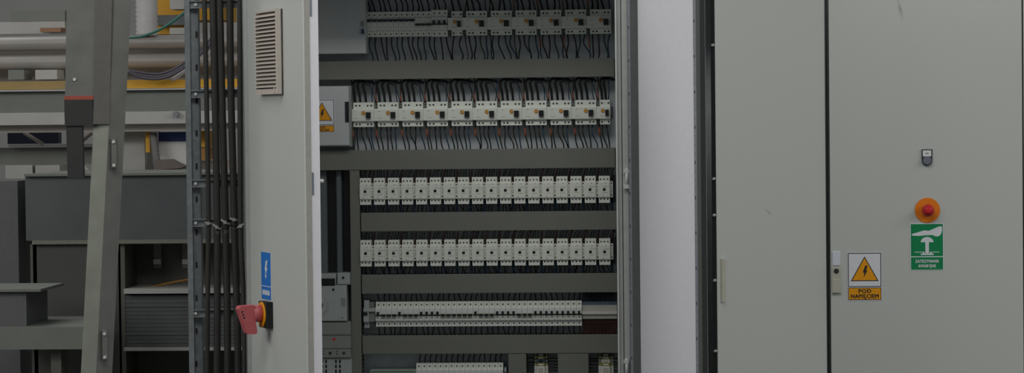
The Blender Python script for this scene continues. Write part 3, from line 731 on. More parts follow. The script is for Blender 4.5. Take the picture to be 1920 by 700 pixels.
# ------------------------------------------------------------------ left column of cabinet 1
YC = .40
xa, xb = X(540, 50, YC), X(685.5, 50, YC); zt, zb = Z(-40, YC, 640), Z(101, YC, 640)
t = thing('cover_box', ((xa + xb) / 2, YP, zb), 'plain grey cover box left of the topmost breaker row', 'cover'); O = t.location.copy()
MB().box(xa, xb, YC, YP, zb, zt, .002).build('body', PALEBOX, t, O)
x_, z_ = U(680.5, 48, YC); MB().box(x_ - .004, x_ + .004, YC - .006, YC, z_ - .004, z_ + .014, .001).build('latch', SWITCHG2, t, O)
x_, z_ = U(680.5, 59, YC); MB().box(x_ - .004, x_ + .004, YC - .007, YC, z_ - .008, z_ + .008, .001).build('blue_clip', WBLU, t, O)
xa, xb = X(545, 215, YC), X(657, 215, YC); zt, zb = Z(161, YC, 630), Z(275.5, YC, 630)
t = thing('distribution_box', ((xa + xb) / 2, YP, zb), 'white box with black latch and a warning sign left of the amber-button breakers', 'box'); O = t.location.copy()
MB().box(xa, xb, YC + .022, YP, zb, zt).build('body', SWITCHG2, t, O)
MB().box(xa, xb - .005, YC, YC + .022, zb + .003, zt - .002, .003).build('lid', PALEBOX, t, O)
x0_, z0_ = U(647, 191, YC); x1_, z1_ = U(654.5, 229, YC)
MB().box(x0_, x1_, YC - .004, YC, z1_, z0_, .001).build('latch', BLACKP, t, O)
x0_, z0_ = U(580.5, 187.5, YC); x1_, z1_ = U(627, 247.5, YC)
warning_sign((x0_ + x1_) / 2, YC - .0003, (z0_ + z1_) / 2, x1_ - x0_, z0_ - z1_, 'yellow lightning warning sign on the white box behind the door edge')
# busbar covers feeding the main switch
zt, zb = dz[1][1] - .002, Z(511, .46, 625)
for p0, p1 in ((568, 583), (598, 613), (628.5, 641)):
    xa, xb = X(p0, 420, .46), X(p1, 420, .46)
    tag(MB().prism_z([(xa, .475), (xa + .006, .462), (xb - .003, .46), (xb, .464), (xb, .485), (xa, .485)], zb - .02, zt).build('busbar_sleeve', mat('busbar_grey', rgb(104, 112, 114), .5), None, ((xa + xb) / 2, .48, zb)), ('upright grey insulated busbar hidden behind the door edge', 'upright grey insulated busbar beside the door edge above the main switch', 'upright grey insulated busbar beside the upright duct above the main switch')[(568, 598, 628.5).index(p0)], 'busbar', 'insulated busbars above the main switch')
xa, xb = X(560, 420, .5), X(656, 420, .5)
tag(MB().box(xa, xb, .488, YP, zb, zt).build('backing_board', BLACKP, None, ((xa + xb) / 2, YP, zb)), 'black backing board behind the insulated busbars', 'board')
# main switch
YS = .40
xa, xb = X(538, 600, YS), X(656, 600, YS); zt = Z(513, YS, 630); zb = Z(790, YS, 630)
t = thing('main_switch', ((xa + xb) / 2, YP, zb), 'tall grey main isolator switch with a rotary dial and slotted base', 'main switch'); O = t.location.copy()
zA, zB, zC, zD = Z(535, YS, 630), Z(604, YS, 630), Z(655, YS, 630), Z(672, YS, 630)
MB().box(xa, xb - .012, YS + .02, YP, zB, zA, .001).box(xa + .003, xb - .010, YS, YS + .02, zB + .002, zA - .001, .002).build('body', SWITCHG, t, O)
ut = MB().box(xa, X(629, 520, YS), YS + .01, YP, zA, zt - .002, .003).box(X(631, 520, YS), xb, YS + .01, YP, zA, zt, .003).build('upper_terminal_cover', SWITCHG, t, O)
screws([U(642.5, 521.5, YS)], .0045, YS + .0095, ut, name='cover_screw').location = -Vector(O)
bar = MB().box(xa, X(627.5, 528, YS), YS - .006, YS + .02, Z(535, YS, 610), Z(523, YS, 610), .003).build('black_clip', BLACKP, t, O)
MB().box(xa, xb + .001, YS + .006, YP, zC, zB - .001, .002).build('middle_cover', SWITCHG2, t, O)
MB().box(xa, xb + .001, YS + .003, YS + .006, Z(629, YS, 630), Z(627, YS, 630)).build('cover_seam', DUCT, t, O)
MB().box(xa, xb + .001, YS + .004, YP, zD, zC - .001, .002).build('terminal_strip', SWITCHG2, t, O)
MB().box(xa, xb + .002, YS + .012, YP, zb, zD - .001, .002).build('slotted_base', SWITCHG, t, O)
mb = MB()
for px in (603.5, 610.5, 629, 636.5, 575, 582):
    for k in range(10):
        x_, z_ = U(px, 679 + k * 9.2, YS); mb.box(x_ - .0028, x_ + .0028, YS + .0115, YS + .0121, z_ - .0055, z_ + .0055)
stuff(mb.build('vent_slots', BLACKP, t, O))
def sw_disc(px, py, r, y, m_, nm, n=14):
    x_, z_ = U(px, py, YS); return MB().disc(x_, z_, r, y - .001, y + .0005, n).build(nm, m_, t, O)
sw_disc(624.8, 543.5, .0042, YS, SCREW, 'screw'); sw_disc(642, 597, .0025, YS, MARK, 'screw')
sw_disc(625.8, 637, .0048, YS + .006, REDS, 'red_indicator'); sw_disc(618.7, 663, .0048, YS + .004, SCREW, 'screw'); sw_disc(644.5, 663, .0048, YS + .004, SCREW, 'screw')
for px in (605, 631.5):
    x_, z_ = U(px, 662, YS); MB().disc(x_, z_ + .004, .0022, YS + .003, YS + .0041, 8).disc(x_, z_ - .004, .0022, YS + .003, YS + .0041, 8).build('terminal_hole', SCREW, t, O)
x_, z_ = U(598.5, 573, YS)
dial = MB().disc(x_, z_, .0330, YS - .002, YS + .001, 36).build('dial', SWITCHG, t, O)
MB().disc(x_, z_, .0300, YS - .0024, YS - .002, 36).build('dial_ring', SWITCHG2, dial, O); 
MB().disc(x_, z_, .0285, YS - .003, YS - .0023, 36).build('dial_face', SWITCHG, dial, O)
MB().disc(x_, z_, .0125, YS - .010, YS - .003, 20, .0105).build('shaft_socket', SCREW, dial, O)
xa_, za_ = U(639, 559, YS); xb_, zb_ = U(648, 575, YS)
MB().box(xa_, xb_, YS - .0006, YS + .0005, zb_, za_).build('label_plate', SWITCHG2, t, O)

# ------------------------------------------------------------------ wires
NW = [0]
def wire(pts, r, m_, label, group, sleeve=None, n=4, sides=6):
    pp = curve(pts, n); p0 = pp[-1]
    o = MB().tube(pp, r, sides).build('wire', m_, None, p0); tag(o, label, 'wire', group); NW[0] += 1
    if sleeve:
        a, b = sleeve; k0, k1 = int(a * (len(pp) - 1)), max(int(a * (len(pp) - 1)) + 1, int(b * (len(pp) - 1)))
        MB().tube(pp[k0:k1 + 1], r * 1.45, sides).build('sleeve', SLEEVE, o, p0)
    return o
rnd = random.uniform
YW = YP - .045
def drop(x, za, zb, dx, r, m_, lab, grp, sleeve=None, bow=.004, yw=None):
    y = (yw or YW) + rnd(-.006, .006)
    pts = [(x, y + .004, za - .002 if za > zb else za + .002), (x + dx * .12 + rnd(-bow, bow), y - .004, za + (zb - za) * .35), (x + dx * .75 + rnd(-bow, bow), y, za + (zb - za) * .75), (x + dx, y + .003, zb)]
    pts[0] = (x, y + .004, za)
    return wire(pts, r, m_, lab, grp, sleeve)
r_n = .0020
# row 1, above and below
zt1, zb1 = z1 + h1 - .001, z1 - h1 + .001
top0 = z0t + .004; d1t = dz[0][0] - .006
L = 'wire rising from the topmost breaker row into the duct above'; G = 'wires above the topmost breaker row'
L2 = 'wire dropping from the topmost breaker row into the duct below'; G2 = 'wires below the topmost breaker row'
for i in range(15):
    xc = x + (i + .5) * PITCH_MCB if False else (xD(687.2, 45) + (i + .5) * PITCH_MCB)
    drop(xc, zt1 + (.003 if i > 11 else 0), top0, -.018 + rnd(-.006, .006), .0025, WBLK, '%s black wire from the cover box, rising above the topmost breaker row' % nth(i), G)
    drop(xc, zb1, d1t, .007 + rnd(-.006, .012), .0024, WBLK if i % 5 else WGRN, '%s %s wire from the cover box, dropping below the topmost breaker row' % (nth(i), 'black' if i % 5 else 'dark green'), G2)
xs1 = [(xn, R1[0] - xn, 2)] + [(a, R1W, 4) for a in R1]
for j, (xx, ww, n) in enumerate(xs1):
    D = 'narrow amber-button breaker of the topmost row' if not j else '%s wide amber-button breaker of the topmost row' % nth(j - 1)
    for k in range(n):
        c = xx + .0115 + .006 + k * (ww - .0235) / (n - 1)
        drop(c, zt1, top0, -.012 + rnd(-.02, .016), .0033 if k < 3 else .0022, WBLK if k < 3 else WBLU, '%s %s wire rising from the %s' % (nth(k), 'black' if k < 3 else 'blue', D), G)
        drop(c, zb1, d1t, rnd(-.004, .022), .0024, (WBLK, WBLK, WGRN, WBLU)[k] if k else WBLK, '%s %s wire dropping from the %s' % (nth(k), ('black', 'black', 'dark green', 'blue')[k], D), G2, bow=.007)
    if j: drop(xx + .005, zb1 + .006, d1t, rnd(.004, .016), .0018, WBRN if j % 2 else WBLU, 'thin %s side wire dropping from the %s' % ('brown' if j % 2 else 'blue', D), G2, (.18, .5) if j > 3 else None)
    if j: drop(xx + .005, zt1 - .004, top0, rnd(-.01, .02), .0017, WBRN, 'thin brown side wire rising from the ' + D, G, (.25, .5) if j > 2 else None)
# row 2
zt2, zb2 = z2 + h2 - .001, z2 - h2 + .001
d1b = dz[0][1] + .006; d2t = dz[1][0] - .006
L = 'wire above the row of amber-button breakers beside the warning box'; G = 'wires above the second breaker row'
L2 = 'wire dropping from the row of amber-button breakers beside the warning box'; G2 = 'wires below the second breaker row'
gap = d1b - zt2
for j, xx in enumerate(R2 + [x2n]):
    D = 'narrow end breaker of the warning box row' if j == 10 else '%s wide breaker from the warning box' % nth(j)
    nar = j == 10; ww = R2W if not nar else xD(1144.5, 210) - x2n
    for k in range(3 if not nar else 2):
        c = xx + .0165 + k * .0172 + rnd(-.001, .001) if not nar else xx + .018 + k * .012
        y = YP - .052 - k * .002
        zt_ = d1b - .008 - k * .0016
        e = c + .034 - k * .004
        wire([(c, y + .006, zt2), (c - .002, y, zt2 + gap * .35), (c - .0072, y - .004, zt2 + gap * .70), (c + .001, y - .004, zt_ - .003), (c + .014, y + .006, zt_ - .001), (e, y + .026, zt_ - .007)], .0043, WBLK, '%s thick black cable arching over the %s' % (nth(k), D), G, n=5)
    drop(xx + ww - .008, zt2, d1b, -.002 + rnd(-.004, .004), .0018, WBLU, 'blue wire rising above the ' + D, G, bow=.006)
    if not nar: wire([(xx + .040, YP - .03, d1b - .018), (xx + .056, YP - .05, d1b - .022), (xx + .070, YP - .056, d1b - .034), (xx + R2W + .004, YP - .05, zt2 - .004)], .0015, WBLK, 'thin black wire curving above the ' + D, G, n=5)
    wire([(xx + .006, YP - .048, zt2 - .004), (xx + .004, YP - .05, zt2 + gap * .3), (xx + .0055, YP - .05, zt2 + gap * .6), (xx + .004, YP - .04, d1b)], .0019, WBRN, 'orange sleeved brown wire rising beside the ' + D, G, (.14, .36))
    for k in range(4 if not nar else 2):
        c = xx + .0195 + k * (.0155) if not nar else xx + .018 + k * .012
        drop(c, zb2, d2t, .006 + rnd(-.004, .012), .0022, WBLK if k < 3 else WBLU, '%s %s wire dropping from the %s' % (nth(k), 'black' if k < 3 else 'blue', D), G2)
    drop(xx + .007, zb2 + .004, d2t, .004 + rnd(0, .01), .0022, WBLK, 'orange sleeved black wire dropping beside the ' + D, G2, (.18, .42))
# row 5 and 6
zt5, zb5 = z5 + h5 - .001, z5 - h5 + .001
for i in range(N5):
    c = x5 + (i + .5) * P5
    drop(c, zt5, dz[3][1] + .004, rnd(-.008, .007), .0021, WBLK, 'black wire rising from the %s slim breaker after the stepped grey module' % nth(i), 'wires above the long breaker row', bow=.001)
    drop(c, zb5, dz[4][0] - .004, rnd(-.006, .006), .0021, WBLK, 'black wire dropping from the %s slim breaker after the stepped grey module' % nth(i), 'wires below the long breaker row', bow=.001)
for i in range(N6):
    drop(x6 + (i + .5) * P6, zt6, dz[4][1] + .004, rnd(.002, .007), .0021, WBLK, 'black wire rising from the %s breaker after the pale green module' % nth(i), 'wires above the lowest breaker row', bow=.001)
print('single wires', NW[0])
# crowded wires of the contactor rows and terminals: too many to count
def bundle(items, name, m_, label, sides=5):
    mb = MB()
    for pts, r in items: mb.tube(curve(pts, 3), r, sides, False)
    o = mb.build(name, m_, None, items[0][0][0]); tag(o, label, 'wires', kind='stuff'); return o
for nm, CX, zc, hh, zu, zd in (('upper', C3, z3, h3, dz[1][1], dz[2][0]), ('lower', C4, z4, h4, dz[2][1], dz[3][0])):
    up, dn, br, bl = [], [], [], []
    for xx in CX:
        lean = rnd(.002, .016)
        for k in range(4):
            c = xx + C3W * (.12 + .19 * k) + rnd(-.002, .002); y = YP - .03 - rnd(0, .03); l2 = lean + rnd(-.002, .002)
            up.append(([(c, y, zc + hh * .93), (c + l2 * .3, y - .006, zc + hh + .010), (c + l2, y, zu + .005)], rnd(.0012, .0017)))
            l3 = rnd(-.012, .016)
            dn.append(([(c, y, zc - hh * .93), (c + l3 * .2, y - .006, zc - hh - .008), (c + l3, y, zd - .005)], rnd(.0012, .0017)))
        g = xx + C3W * .89
        br.append(([(g - .002, YP - .05, zc + hh * .60), (g - .002, YP - .055, zc + hh * .95), (g + lean, YP - .05, zu + .005)], .0017)); br.append(([(g + .003, YP - .046, zc + hh * .60), (g + .003, YP - .05, zc + hh * .95), (g + lean * .6, YP - .05, zu + .005)], .0013))
        bl.append(([(g - .0015, YP - .05, zc - hh * .60), (g - .001, YP - .055, zc - hh * .95), (g + rnd(-.008, .01), YP - .05, zd - .005)], .0021)); bl.append(([(g + .003, YP - .048, zc - hh * .60), (g + .002, YP - .05, zc - hh * .95), (g + rnd(-.008, .01), YP - .05, zd - .005)], .0019))
    bundle(up, 'contactor_wires', WBLK, 'crowded black wires above the %s contactor row' % nm)
    bundle(dn, 'contactor_wires', WBLK, 'crowded black wires below the %s contactor row' % nm)
    bundle(br, 'contactor_wires', WBRN, 'brown wires between the tops of the %s row contactors' % nm)
    bundle(bl, 'contactor_wires', WBLU, 'dark blue wires between the feet of the %s row contactors' % nm)
up, dn = [], []
for i in range(NT):
    c = x5t + (i + .5) * PT; y = YP - .05
    l = rnd(.0, .008)
    up.append(([(c, y, z5 + h5 * .8), (c, y - .004, z5 + h5 * 1.05), (c + l, y, dz[3][1] + .005)], .0018)); up.append(([(c, y + .02, z5 + h5 * .8), (c, y + .014, z5 + h5 * 1.1), (c + rnd(-.004, .008), y + .015, dz[3][1] + .005)], .0018))
    dn.append(([(c, y, z5 - h5 * .74), (c, y - .003, z5 - h5 * 1.0), (c + rnd(-.003, .003), y, dz[4][0] - .005)], .0019))
bundle(up, 'terminal_wires', mat('wire_navy', rgb(26, 34, 48), .45), 'dark wires packed above the thin terminal blocks')
bundle(dn, 'terminal_wires', WBRN, 'dark brown wires packed below the thin terminal blocks')
for px0, px1, lab in ((986, 1003, 'entering the first terminal column from the left duct'), (1025, 1044, 'leaving the first terminal column to the wide duct'), (1102, 1123, 'entering the second terminal column from the wide duct'), (1149, 1162, 'leaving the second terminal column towards the frame')):
    it = []
    for k in range(9):
        z_ = Z(674 + k * 5.6, .46, 1040); xa, xb = xD(px0, 690) - .004, xD(px1, 690) + .004
        it.append(([(xa, YP - .035, z_ + rnd(-.002, .002)), ((xa + xb) / 2, YP - .042, z_ + rnd(-.003, .003)), (xb, YP - .035, z_)], .0019))
    bundle(it, 'terminal_wires', WBLK, 'dark wires ' + lab)

# ------------------------------------------------------------------ cable ladder and power cables left of the cabinet
YL = .12
xa0, xa1, xa2 = X(349.5, 350, YL), X(360, 350, YL), X(373, 350, YL)
xb0, xb1 = X(455.5, 350, YL), X(464, 350, YL)
t = thing('cable_ladder', ((xa0 + xb1) / 2, YL, 0), 'galvanised upright cable ladder carrying thick black cables beside the cabinet', 'cable ladder'); O = t.location.copy()
MB().prism_z([(xa0, YL + .004), (xa0 + .002, YL), (xa1, YL), (xa1, YL + .018), (xa2, YL + .022), (xa2, YL + .05), (xa0, YL + .05)], 0, 2.5).build('rail', GALV, t, O)
MB().box(xb0, xb1 - .001, YL - .05, YL + .02, 0, 2.5).build('rail', GALV, t, O)
for py in (8, 176, 344, 418, 588):
    z_ = Z(py, YL, 410)
    r_ = MB().box(xa1 + .001, xb0, YL + .006, YL + .010, z_ - .012, z_ + .012).box(xa1 + .001, xb0, YL + .010, YL + .03, z_ + .009, z_ + .012).box(xa1 + .001, xb0, YL - .004, YL + .006, z_ + .009, z_ + .012).box(xa1 + .001, xb0, YL - .004, YL + .006, z_ - .012, z_ - .009).build('rung', GALV, t, O)
    x_ = X(367, py, YL); MB().disc(x_, z_, .005, YL - .003, YL + .006, 8).build('bolt', RIM, r_, O)
mb = MB()
for py in range(-60, 800, 62):
    z_ = Z(py, YL, 366); x_ = X(366.5, py, YL); mb.box(x_ - .003, x_ + .003, YL + .0175, YL + .0215, z_ - .009, z_ + .009)
stuff(mb.build('rail_slots', DARKSTEEL, t, O))
cabs = [([(381, -60), (383, 0), (387, 170), (391, 400), (391, 430), (389, 600), (389, 760)], 4.7, 'first'),
        ([(398, -60), (399, 0), (403, 170), (407.5, 410), (407.5, 440), (407.5, 600), (407, 760)], 6.7, 'second'),
        ([(411, -60), (412, 0), (416, 170), (422.5, 410), (423, 440), (426.5, 600), (427, 760)], 6.7, 'third'),
        ([(430, -60), (431, 0), (433, 170), (439.5, 405), (440, 440), (445, 600), (447, 760)], 6.7, 'fourth'),
        ([(449, -60), (449.5, 0), (450, 170), (451, 420), (452.5, 480), (458, 600), (459, 760)], 5.0, 'fifth')]
ties = [(391, 419, 4), (407.5, 426, 12), (423, 417, 10), (440, 412, 4), (452, 424, -10)]
for k, ((pts, r_, nm), (tx, ty, sl)) in enumerate(zip(cabs, ties)):
    P = [U(a, b, YL - (.085 if nm == 'fifth' else .022)) for a, b in pts]
    yy = YL - (.085 if nm == 'fifth' else .022)
    path = [(P[0][0], yy, 2.46)] + [(a, yy, b) for a, b in P] + [(P[-1][0], yy, .02)]
    rad = r_ * .00162
    o = MB().tube(curve(path, 6), rad, 12).build('power_cable', CABLE, None, (P[-1][0], yy, .02))
    tag(o, 'thick black power cable on the upright ladder, %s from the slotted rail' % nm, 'cable', 'thick black cables on the upright ladder')
    x_, z_ = U(tx, ty, yy); r2 = rad * 1.16
    loop = [(x_ + r2 * math.cos(a), yy + r2 * math.sin(a), z_ - (r2 * math.cos(a)) * sl * .055) for a in [2 * math.pi * i / 14 for i in range(15)]]
    o = MB().tube(loop, .0038, 6, False).box(x_ - .004, x_ + .005, yy - r2 - .005, yy - r2 + .002, z_ - .005, z_ + .005).build('cable_tie', TIE, None, (x_, yy, z_))
    tag(o, 'pale cable tie around the %s thick cable from the slotted rail' % nm, 'cable tie', 'pale ties on the power cables')

# ------------------------------------------------------------------ factory behind, left
YB = 2.2
def bx(px0, px1, py0, py1, y0, dep, mb=None, zr=None):
    zr = (px0 + px1) / 2 if zr is None else zr
    xa, zt = U(px0, py0, y0); xb, zb = U(px1, py1, y0); zt = U(zr, py0, y0)[1]; zb = U(zr, py1, y0)[1]
    return (mb or MB()).box(xa, xb, y0, y0 + dep, zb, zt)
def bthing(name, mb, m_, label, cat, group=None):
    zs = [p[2] for p in mb.v]; xs = [p[0] for p in mb.v]; ys = [p[1] for p in mb.v]
    o = mb.build(name, m_, None, ((min(xs) + max(xs)) / 2, (min(ys) + max(ys)) / 2, min(zs))); return tag(o, label, cat, group)
# machine frame
xL = U(-650, 350, YB)[0]; xR = U(520, 350, YB)[0]
t = thing('conveyor_machine', (xL, YB + .1, 0), 'long conveyor machine of stacked yellow, grey and pale beams behind the ladder', 'machine'); O = t.location.copy()
bx(172, 520, 150.5, 166, YB, .10, zr=230).build('yellow_beam', MYEL, t, O)
bx(-650, 171.8, 150.5, 166, YB, .10, zr=230).build('greyed_yellow_beam', mat('machine_yellow_greyed', rgb(158, 134, 84), .6, var=.12, scale=10), t, O)  # same yellow beam, with the grey fade at its left end painted in
bx(-650, 520, 166.5, 169.5, YB - .03, .13, zr=230).build('flange', MLIGHT, t, O)
bx(-650, 520, 169.5, 209, YB, .10, zr=230).build('grey_beam', MGREY, t, O)
pb = bx(-650, 520, 209.5, 232.5, YB - .02, .12, zr=230).build('pale_beam', MLIGHT, t, O)
x_, z_ = U(331, 214.5, YB - .02); MB().disc(x_, z_, .011, YB - .045, YB - .02, 10).build('bolt', GALV, pb, O)
bx(-650, 520, 233, 247, YB + .04, .10, zr=230).build('cream_beam', MCREAM, t, O)
for px in (-640, 505):
    x_ = U(px, 350, YB)[0]; MB().box(x_ - .04, x_ + .04, YB + .30, YB + .38, 0, U(px, -60, YB)[1]).build('post', MGREY, t, O)
# pipes
def hpipe(pya, pyb, y, m_, label):
    za, zb = U(300, pya, y)[1], U(300, pyb, y)[1]; r = (za - zb) / 2; zc = (za + zb) / 2
    o = MB().tube([(xL, y + r, zc), (xR, y + r, zc)], r, 20).build('pipe', m_, None, (xL, y + r, zc)); tag(o, label, 'pipe', 'pale pipes above the machine frame')
hpipe(65, 92, YB + .10, PIPE, 'thick pale pipe running just below the corrugated hose')
hpipe(100, 128, YB + .10, PIPE, 'thick pale pipe running just above the yellow beam')
bthing('backing_rail', bx(-650, 520, 90, 103, YB + .21, .03, zr=230), MCREAM, 'cream rail between the two thick pale pipes', 'rail')
o = bthing('cable_tray', bx(-650, 520, 128, 150, YB + .25, .04, zr=230), MCREAM, 'pale tray behind the drooping cables above the yellow beam', 'tray')
bthing('machine_box', bx(66, 107, 131, 149, YB + .02, .12), MLIGHT, 'white box on the yellow beam left of the ladder', 'box')
bthing('machine_box', bx(15, 45, 131, 149.5, YB + .02, .12), MGREY, 'small pale box on the yellow beam beside the white one', 'box')
# corrugated hose
x_, z_ = U(266, 66, YB + .02); rr = (U(288, 30, YB)[0] - U(245, 30, YB)[0]) / 2
pts = []; rad = []
z = z_; k = 0
while z < z_ + .42:
    pts.append((x_, YB + .12, z)); rad.append(rr if k % 2 else rr * .90); z += .0095; k += 1
o = MB().tube(pts, rad, 18).build('corrugated_hose', HOSEW, None, (x_, YB + .12, z_)); tag(o, 'upright white corrugated hose standing on the upper pale pipe', 'hose')
# yellow machine body above
bthing('yellow_machine', bx(289, 420, -60, 38, YB + .5, .3), MYEL, 'yellow machine housing behind the corrugated hose', 'machine')
bthing('yellow_machine', bx(289, 345, 46, 64, YB + .45, .3), MYEL, 'low yellow machine block above the upper pipe', 'machine')
bthing('motor_block', bx(289, 352, 28, 47, YB + .36, .08), MDARK, 'dark motor block between the yellow machine parts', 'motor')
bthing('control_housing', bx(318, 352, -30, 17, YB + .30, .15), MLIGHT, 'pale housing hanging in front of the yellow machine', 'housing')
bthing('valve_block', bx(318, 350, 52, 64, YB + .30, .08), MLIGHT, 'small pale valve block on the upper pipe', 'valve')
bthing('panel_board', bx(372, 455, 42, 150, YB + .5, .05), MLIGHT, 'pale board seen between the black cables', 'board')
bthing('rail_board', bx(20, 122, 20, 40, YB + .4, .05), MGREY, 'grey board above the pipes left of the ladder', 'board')
bthing('machine_plate', bx(-400, 122, 41, 64, YB + .4, .05, zr=31), MLIGHT, 'pale plate above the pipes left of the ladder', 'plate')
bthing('orange_block', bx(75, 114, 52, 60, YB + .3, .08), mat('machine_orange', rgb(150, 112, 84), .5), 'small orange block on the upper pipe left of the ladder', 'block')
# hoses and cables
def hose(pts, y, r, m_, label, grp=None, name='hose'):
    P = [(U(a, b, y)[0], y, U(a, b, y)[1]) for a, b in pts]
    o = MB().tube(curve(P, 6), r, 10).build(name, m_, None, P[0]); tag(o, label, 'hose', grp)
hose([(236, 71), (262, 69), (292, 59), (322, 42), (350, 20), (372, 2)], YB - .02, .0055, HOSEG, 'green hose curving up past the corrugated hose')
for k, (dy, m_, nm) in enumerate(((0, HOSEP, 'uppermost'), (5, HOSEP, 'middle'), (9, HOSEP, 'lowest'))):
    hose([(238, 131 + dy * .3), (262, 136 + dy), (298, 139 + dy), (330, 128 + dy), (360, 106 + dy), (385, 84 + dy), (410, 55 + dy)], YB - .05 - k * .01, .0052, m_, '%s drooping dark cable above the yellow beam' % nm, 'drooping cables above the yellow beam')
hose([(322, 150), (345, 135), (372, 118), (392, 100), (420, 70)], YB - .03, .008, HOSEW, 'white hose rising beside the drooping dark cables')
# below the beams
bthing('pale_cabinet', bx(222, 272, 240, 323, YB + .15, .3), MLIGHT, 'pale rounded cabinet under the pale beam beside the ladder', 'cabinet')
bthing('yellow_post', bx(272.5, 281, 248, 286, YB + .10, .04), MYEL, 'short yellow post hanging under the cream beam', 'post')
x_, z_ = U(287, 264, YB + .1); pts = []; rad = []
for k in range(22): pts.append((x_ + .0009 * k, YB + .10, z_ + .03 - k * .008)); rad.append(.016 if k % 2 else .0135)
o = MB().tube(pts, rad, 12).build('corrugated_hose', mat('hose_grey', rgb(128, 126, 126), .5), None, pts[-1]); tag(o, 'grey corrugated hose hanging beside the short yellow post', 'hose')
bthing('blue_container', bx(297, 360, 247.5, 265.5, YB + .17, .05), MBLUE, 'dark blue container above the white one under the cream beam', 'container')
bthing('white_container', bx(297, 360, 266, 326, YB + .15, .06), MWHITE, 'bright white container below the dark blue one', 'container')
mb = MB(); 
P = [U(a, b, YB + .08) for a, b in ((290, 300), (320, 299), (337, 308), (348, 312), (336, 316), (300, 318), (290, 324))]
mb.prism_y([(a, b) for a, b in P][::-1], YB + .08, YB + .145); bthing('machine_casting', mb, mat('casting_brown', rgb(120, 110, 104), .6), 'brown grey casting in front of the white panel', 'casting')
bthing('yellow_box', bx(371, 389, 233, 276, YB + .15, .15), MYEL, 'bright yellow box behind the first power cable', 'box')
bthing('orange_box', bx(371, 389, 277, 300, YB + .16, .14), mat('machine_ochre', rgb(170, 124, 52), .5), 'ochre box below the bright yellow box behind the power cable', 'box')
bthing('cream_carton', bx(371, 460, 301, 340, YB + .3, .05), MCREAM, 'cream carton below the ochre box behind the cables', 'carton')
# left of ladder, under the beams
bthing('blue_container', bx(14, 110, 249, 270, YB + .3, .05), mat('bin_blue_dull', rgb(62, 70, 92), .5), 'dull blue container left of the ladder', 'container')
for (a, b, nm) in (((45, 249), (80, 270), 'left of the ladder'), ((172, 249), (150, 268), 'between ladder foot and rail'), ((156, 313), (172, 325), 'low behind the ladder rail')):
    A = U(*a, YB + .2); B = U(*b, YB + .2)
    o = MB().tube([(A[0], YB + .2, A[1]), (B[0], YB + .2, B[1])], .008, 8).build('brace', MCREAM, None, (B[0], YB + .2, B[1])); tag(o, 'slanting pale brace ' + nm, 'brace', 'slanting braces under the machine frame')
bthing('pale_ledge', bx(16, 180, 271, 276, YB + .2, .1), MLIGHT, 'thin pale ledge under the dull blue panel', 'ledge')
bthing('grey_board', bx(-400, 180, 277, 309, YB + .25, .05, zr=60), MGREY, 'grey board under the thin pale ledge', 'board')
bthing('white_crate', bx(66, 112, 310, 328, YB + .1, .2), MLIGHT, 'white crate on the dark tank left of the ladder', 'crate')
bthing('pale_crate', bx(10, 61, 310, 345, YB + .1, .2), MLIGHT, 'pale crate beside the white crate left of the ladder', 'crate')
# dark tank
YT = 1.5
t = thing('dark_tank', (U(200, 450, YT)[0], YT + .3, U(200, 457, YT)[1]), 'large dark grey sheet metal tank behind the ladder and cables', 'tank'); O = t.location.copy()
bx(47, 520, 329, 450, YT, .6).build('body', MDARK, t, O)
bx(45, 522, 324.5, 329, YT - .02, .64).build('rim', MGREY, t, O)
bx(60, 520, 450, 457, YT - .02, .62).build('base_ledge', mat('ledge_olive', rgb(128, 128, 116), .6), t, O)
t = thing('tank_base', (U(200, 600, YT)[0], YT + .3, 0), 'dark open-fronted base under the large grey tank', 'base'); O = t.location.copy()
za = U(200, 457, YT)[1]; xa = U(60, 500, YT)[0]; xb = U(520, 500, YT)[0]
MB().box(xa, xb, YT + .2, YT + .25, 0, za - .001).build('back_panel', MDARK2, t, O)
for px in (63, 228, 500):
    x_ = U(px, 500, YT)[0]; MB().box(x_ - .012, x_ + .012, YT, YT + .2, 0, za - .001).build('upright', MDARK2, t, O)
MB().box(U(62, 500, YT)[0], U(226, 500, YT)[0], YT, YT + .01, 0, za - .002).build('front_panel', mat('panel_dusk', rgb(84, 84, 82), .7), t, O)
for k, px in enumerate((295, 349)):
    x_, z_ = U(px, 478, YT + .17); p = MB().box(x_ - .014, x_ + .014, YT + .17, YT + .2, z_ - .05, za - .001).build('peg', MGREY, t, O)
    x_, z_ = U(px, 491, YT + .17); MB().box(x_ - .014, x_ + .014, YT + .165, YT + .1699, z_ - .009, z_ + .009).build('tag', MWHITE, t, O)
for py, h in ((541.5, 9), (652.5, 5.5)):
    bx(232, 520, py, py + h, YT - .04, .238).build('shelf', MLIGHT, t, O)
hose([(255, 541), (285, 538), (318, 531), (362, 523)], YT + .1, .004, mat('cord_ochre', rgb(150, 108, 40), .5), 'ochre cord lying across the pale shelf under the tank', name='cord')
# stack of sheets between the shelves
zt = U(376, 552.5, YT)[1]; zb = U(376, 650.5, YT)[1]; n = 13
for k in range(n):
    a = zb + (zt - zb) * k / n; th = (zt - zb) / n * .93; sh = rnd(0, .008)
    xa = U(238, 600, YT)[0]; xb = U(488, 600, YT)[0]; yy = YT - .02 + sh
    lab = 'bottommost' if k == 0 else 'topmost' if k == n - 1 else None
    o = bthing('metal_sheet', MB().prism_y([(xa, a), (xa + .35, a), (xb, a), (xb, a + th), (xa + .35, a + th), (xa, a + th)], yy, YT + .195), SHEET, ('%s dark sheet in the stack between the two pale shelves' % lab) if lab else '%s dark sheet from the bottom in the stack between the pale shelves' % nth(k), 'sheet', 'dark sheets stacked between the pale shelves')
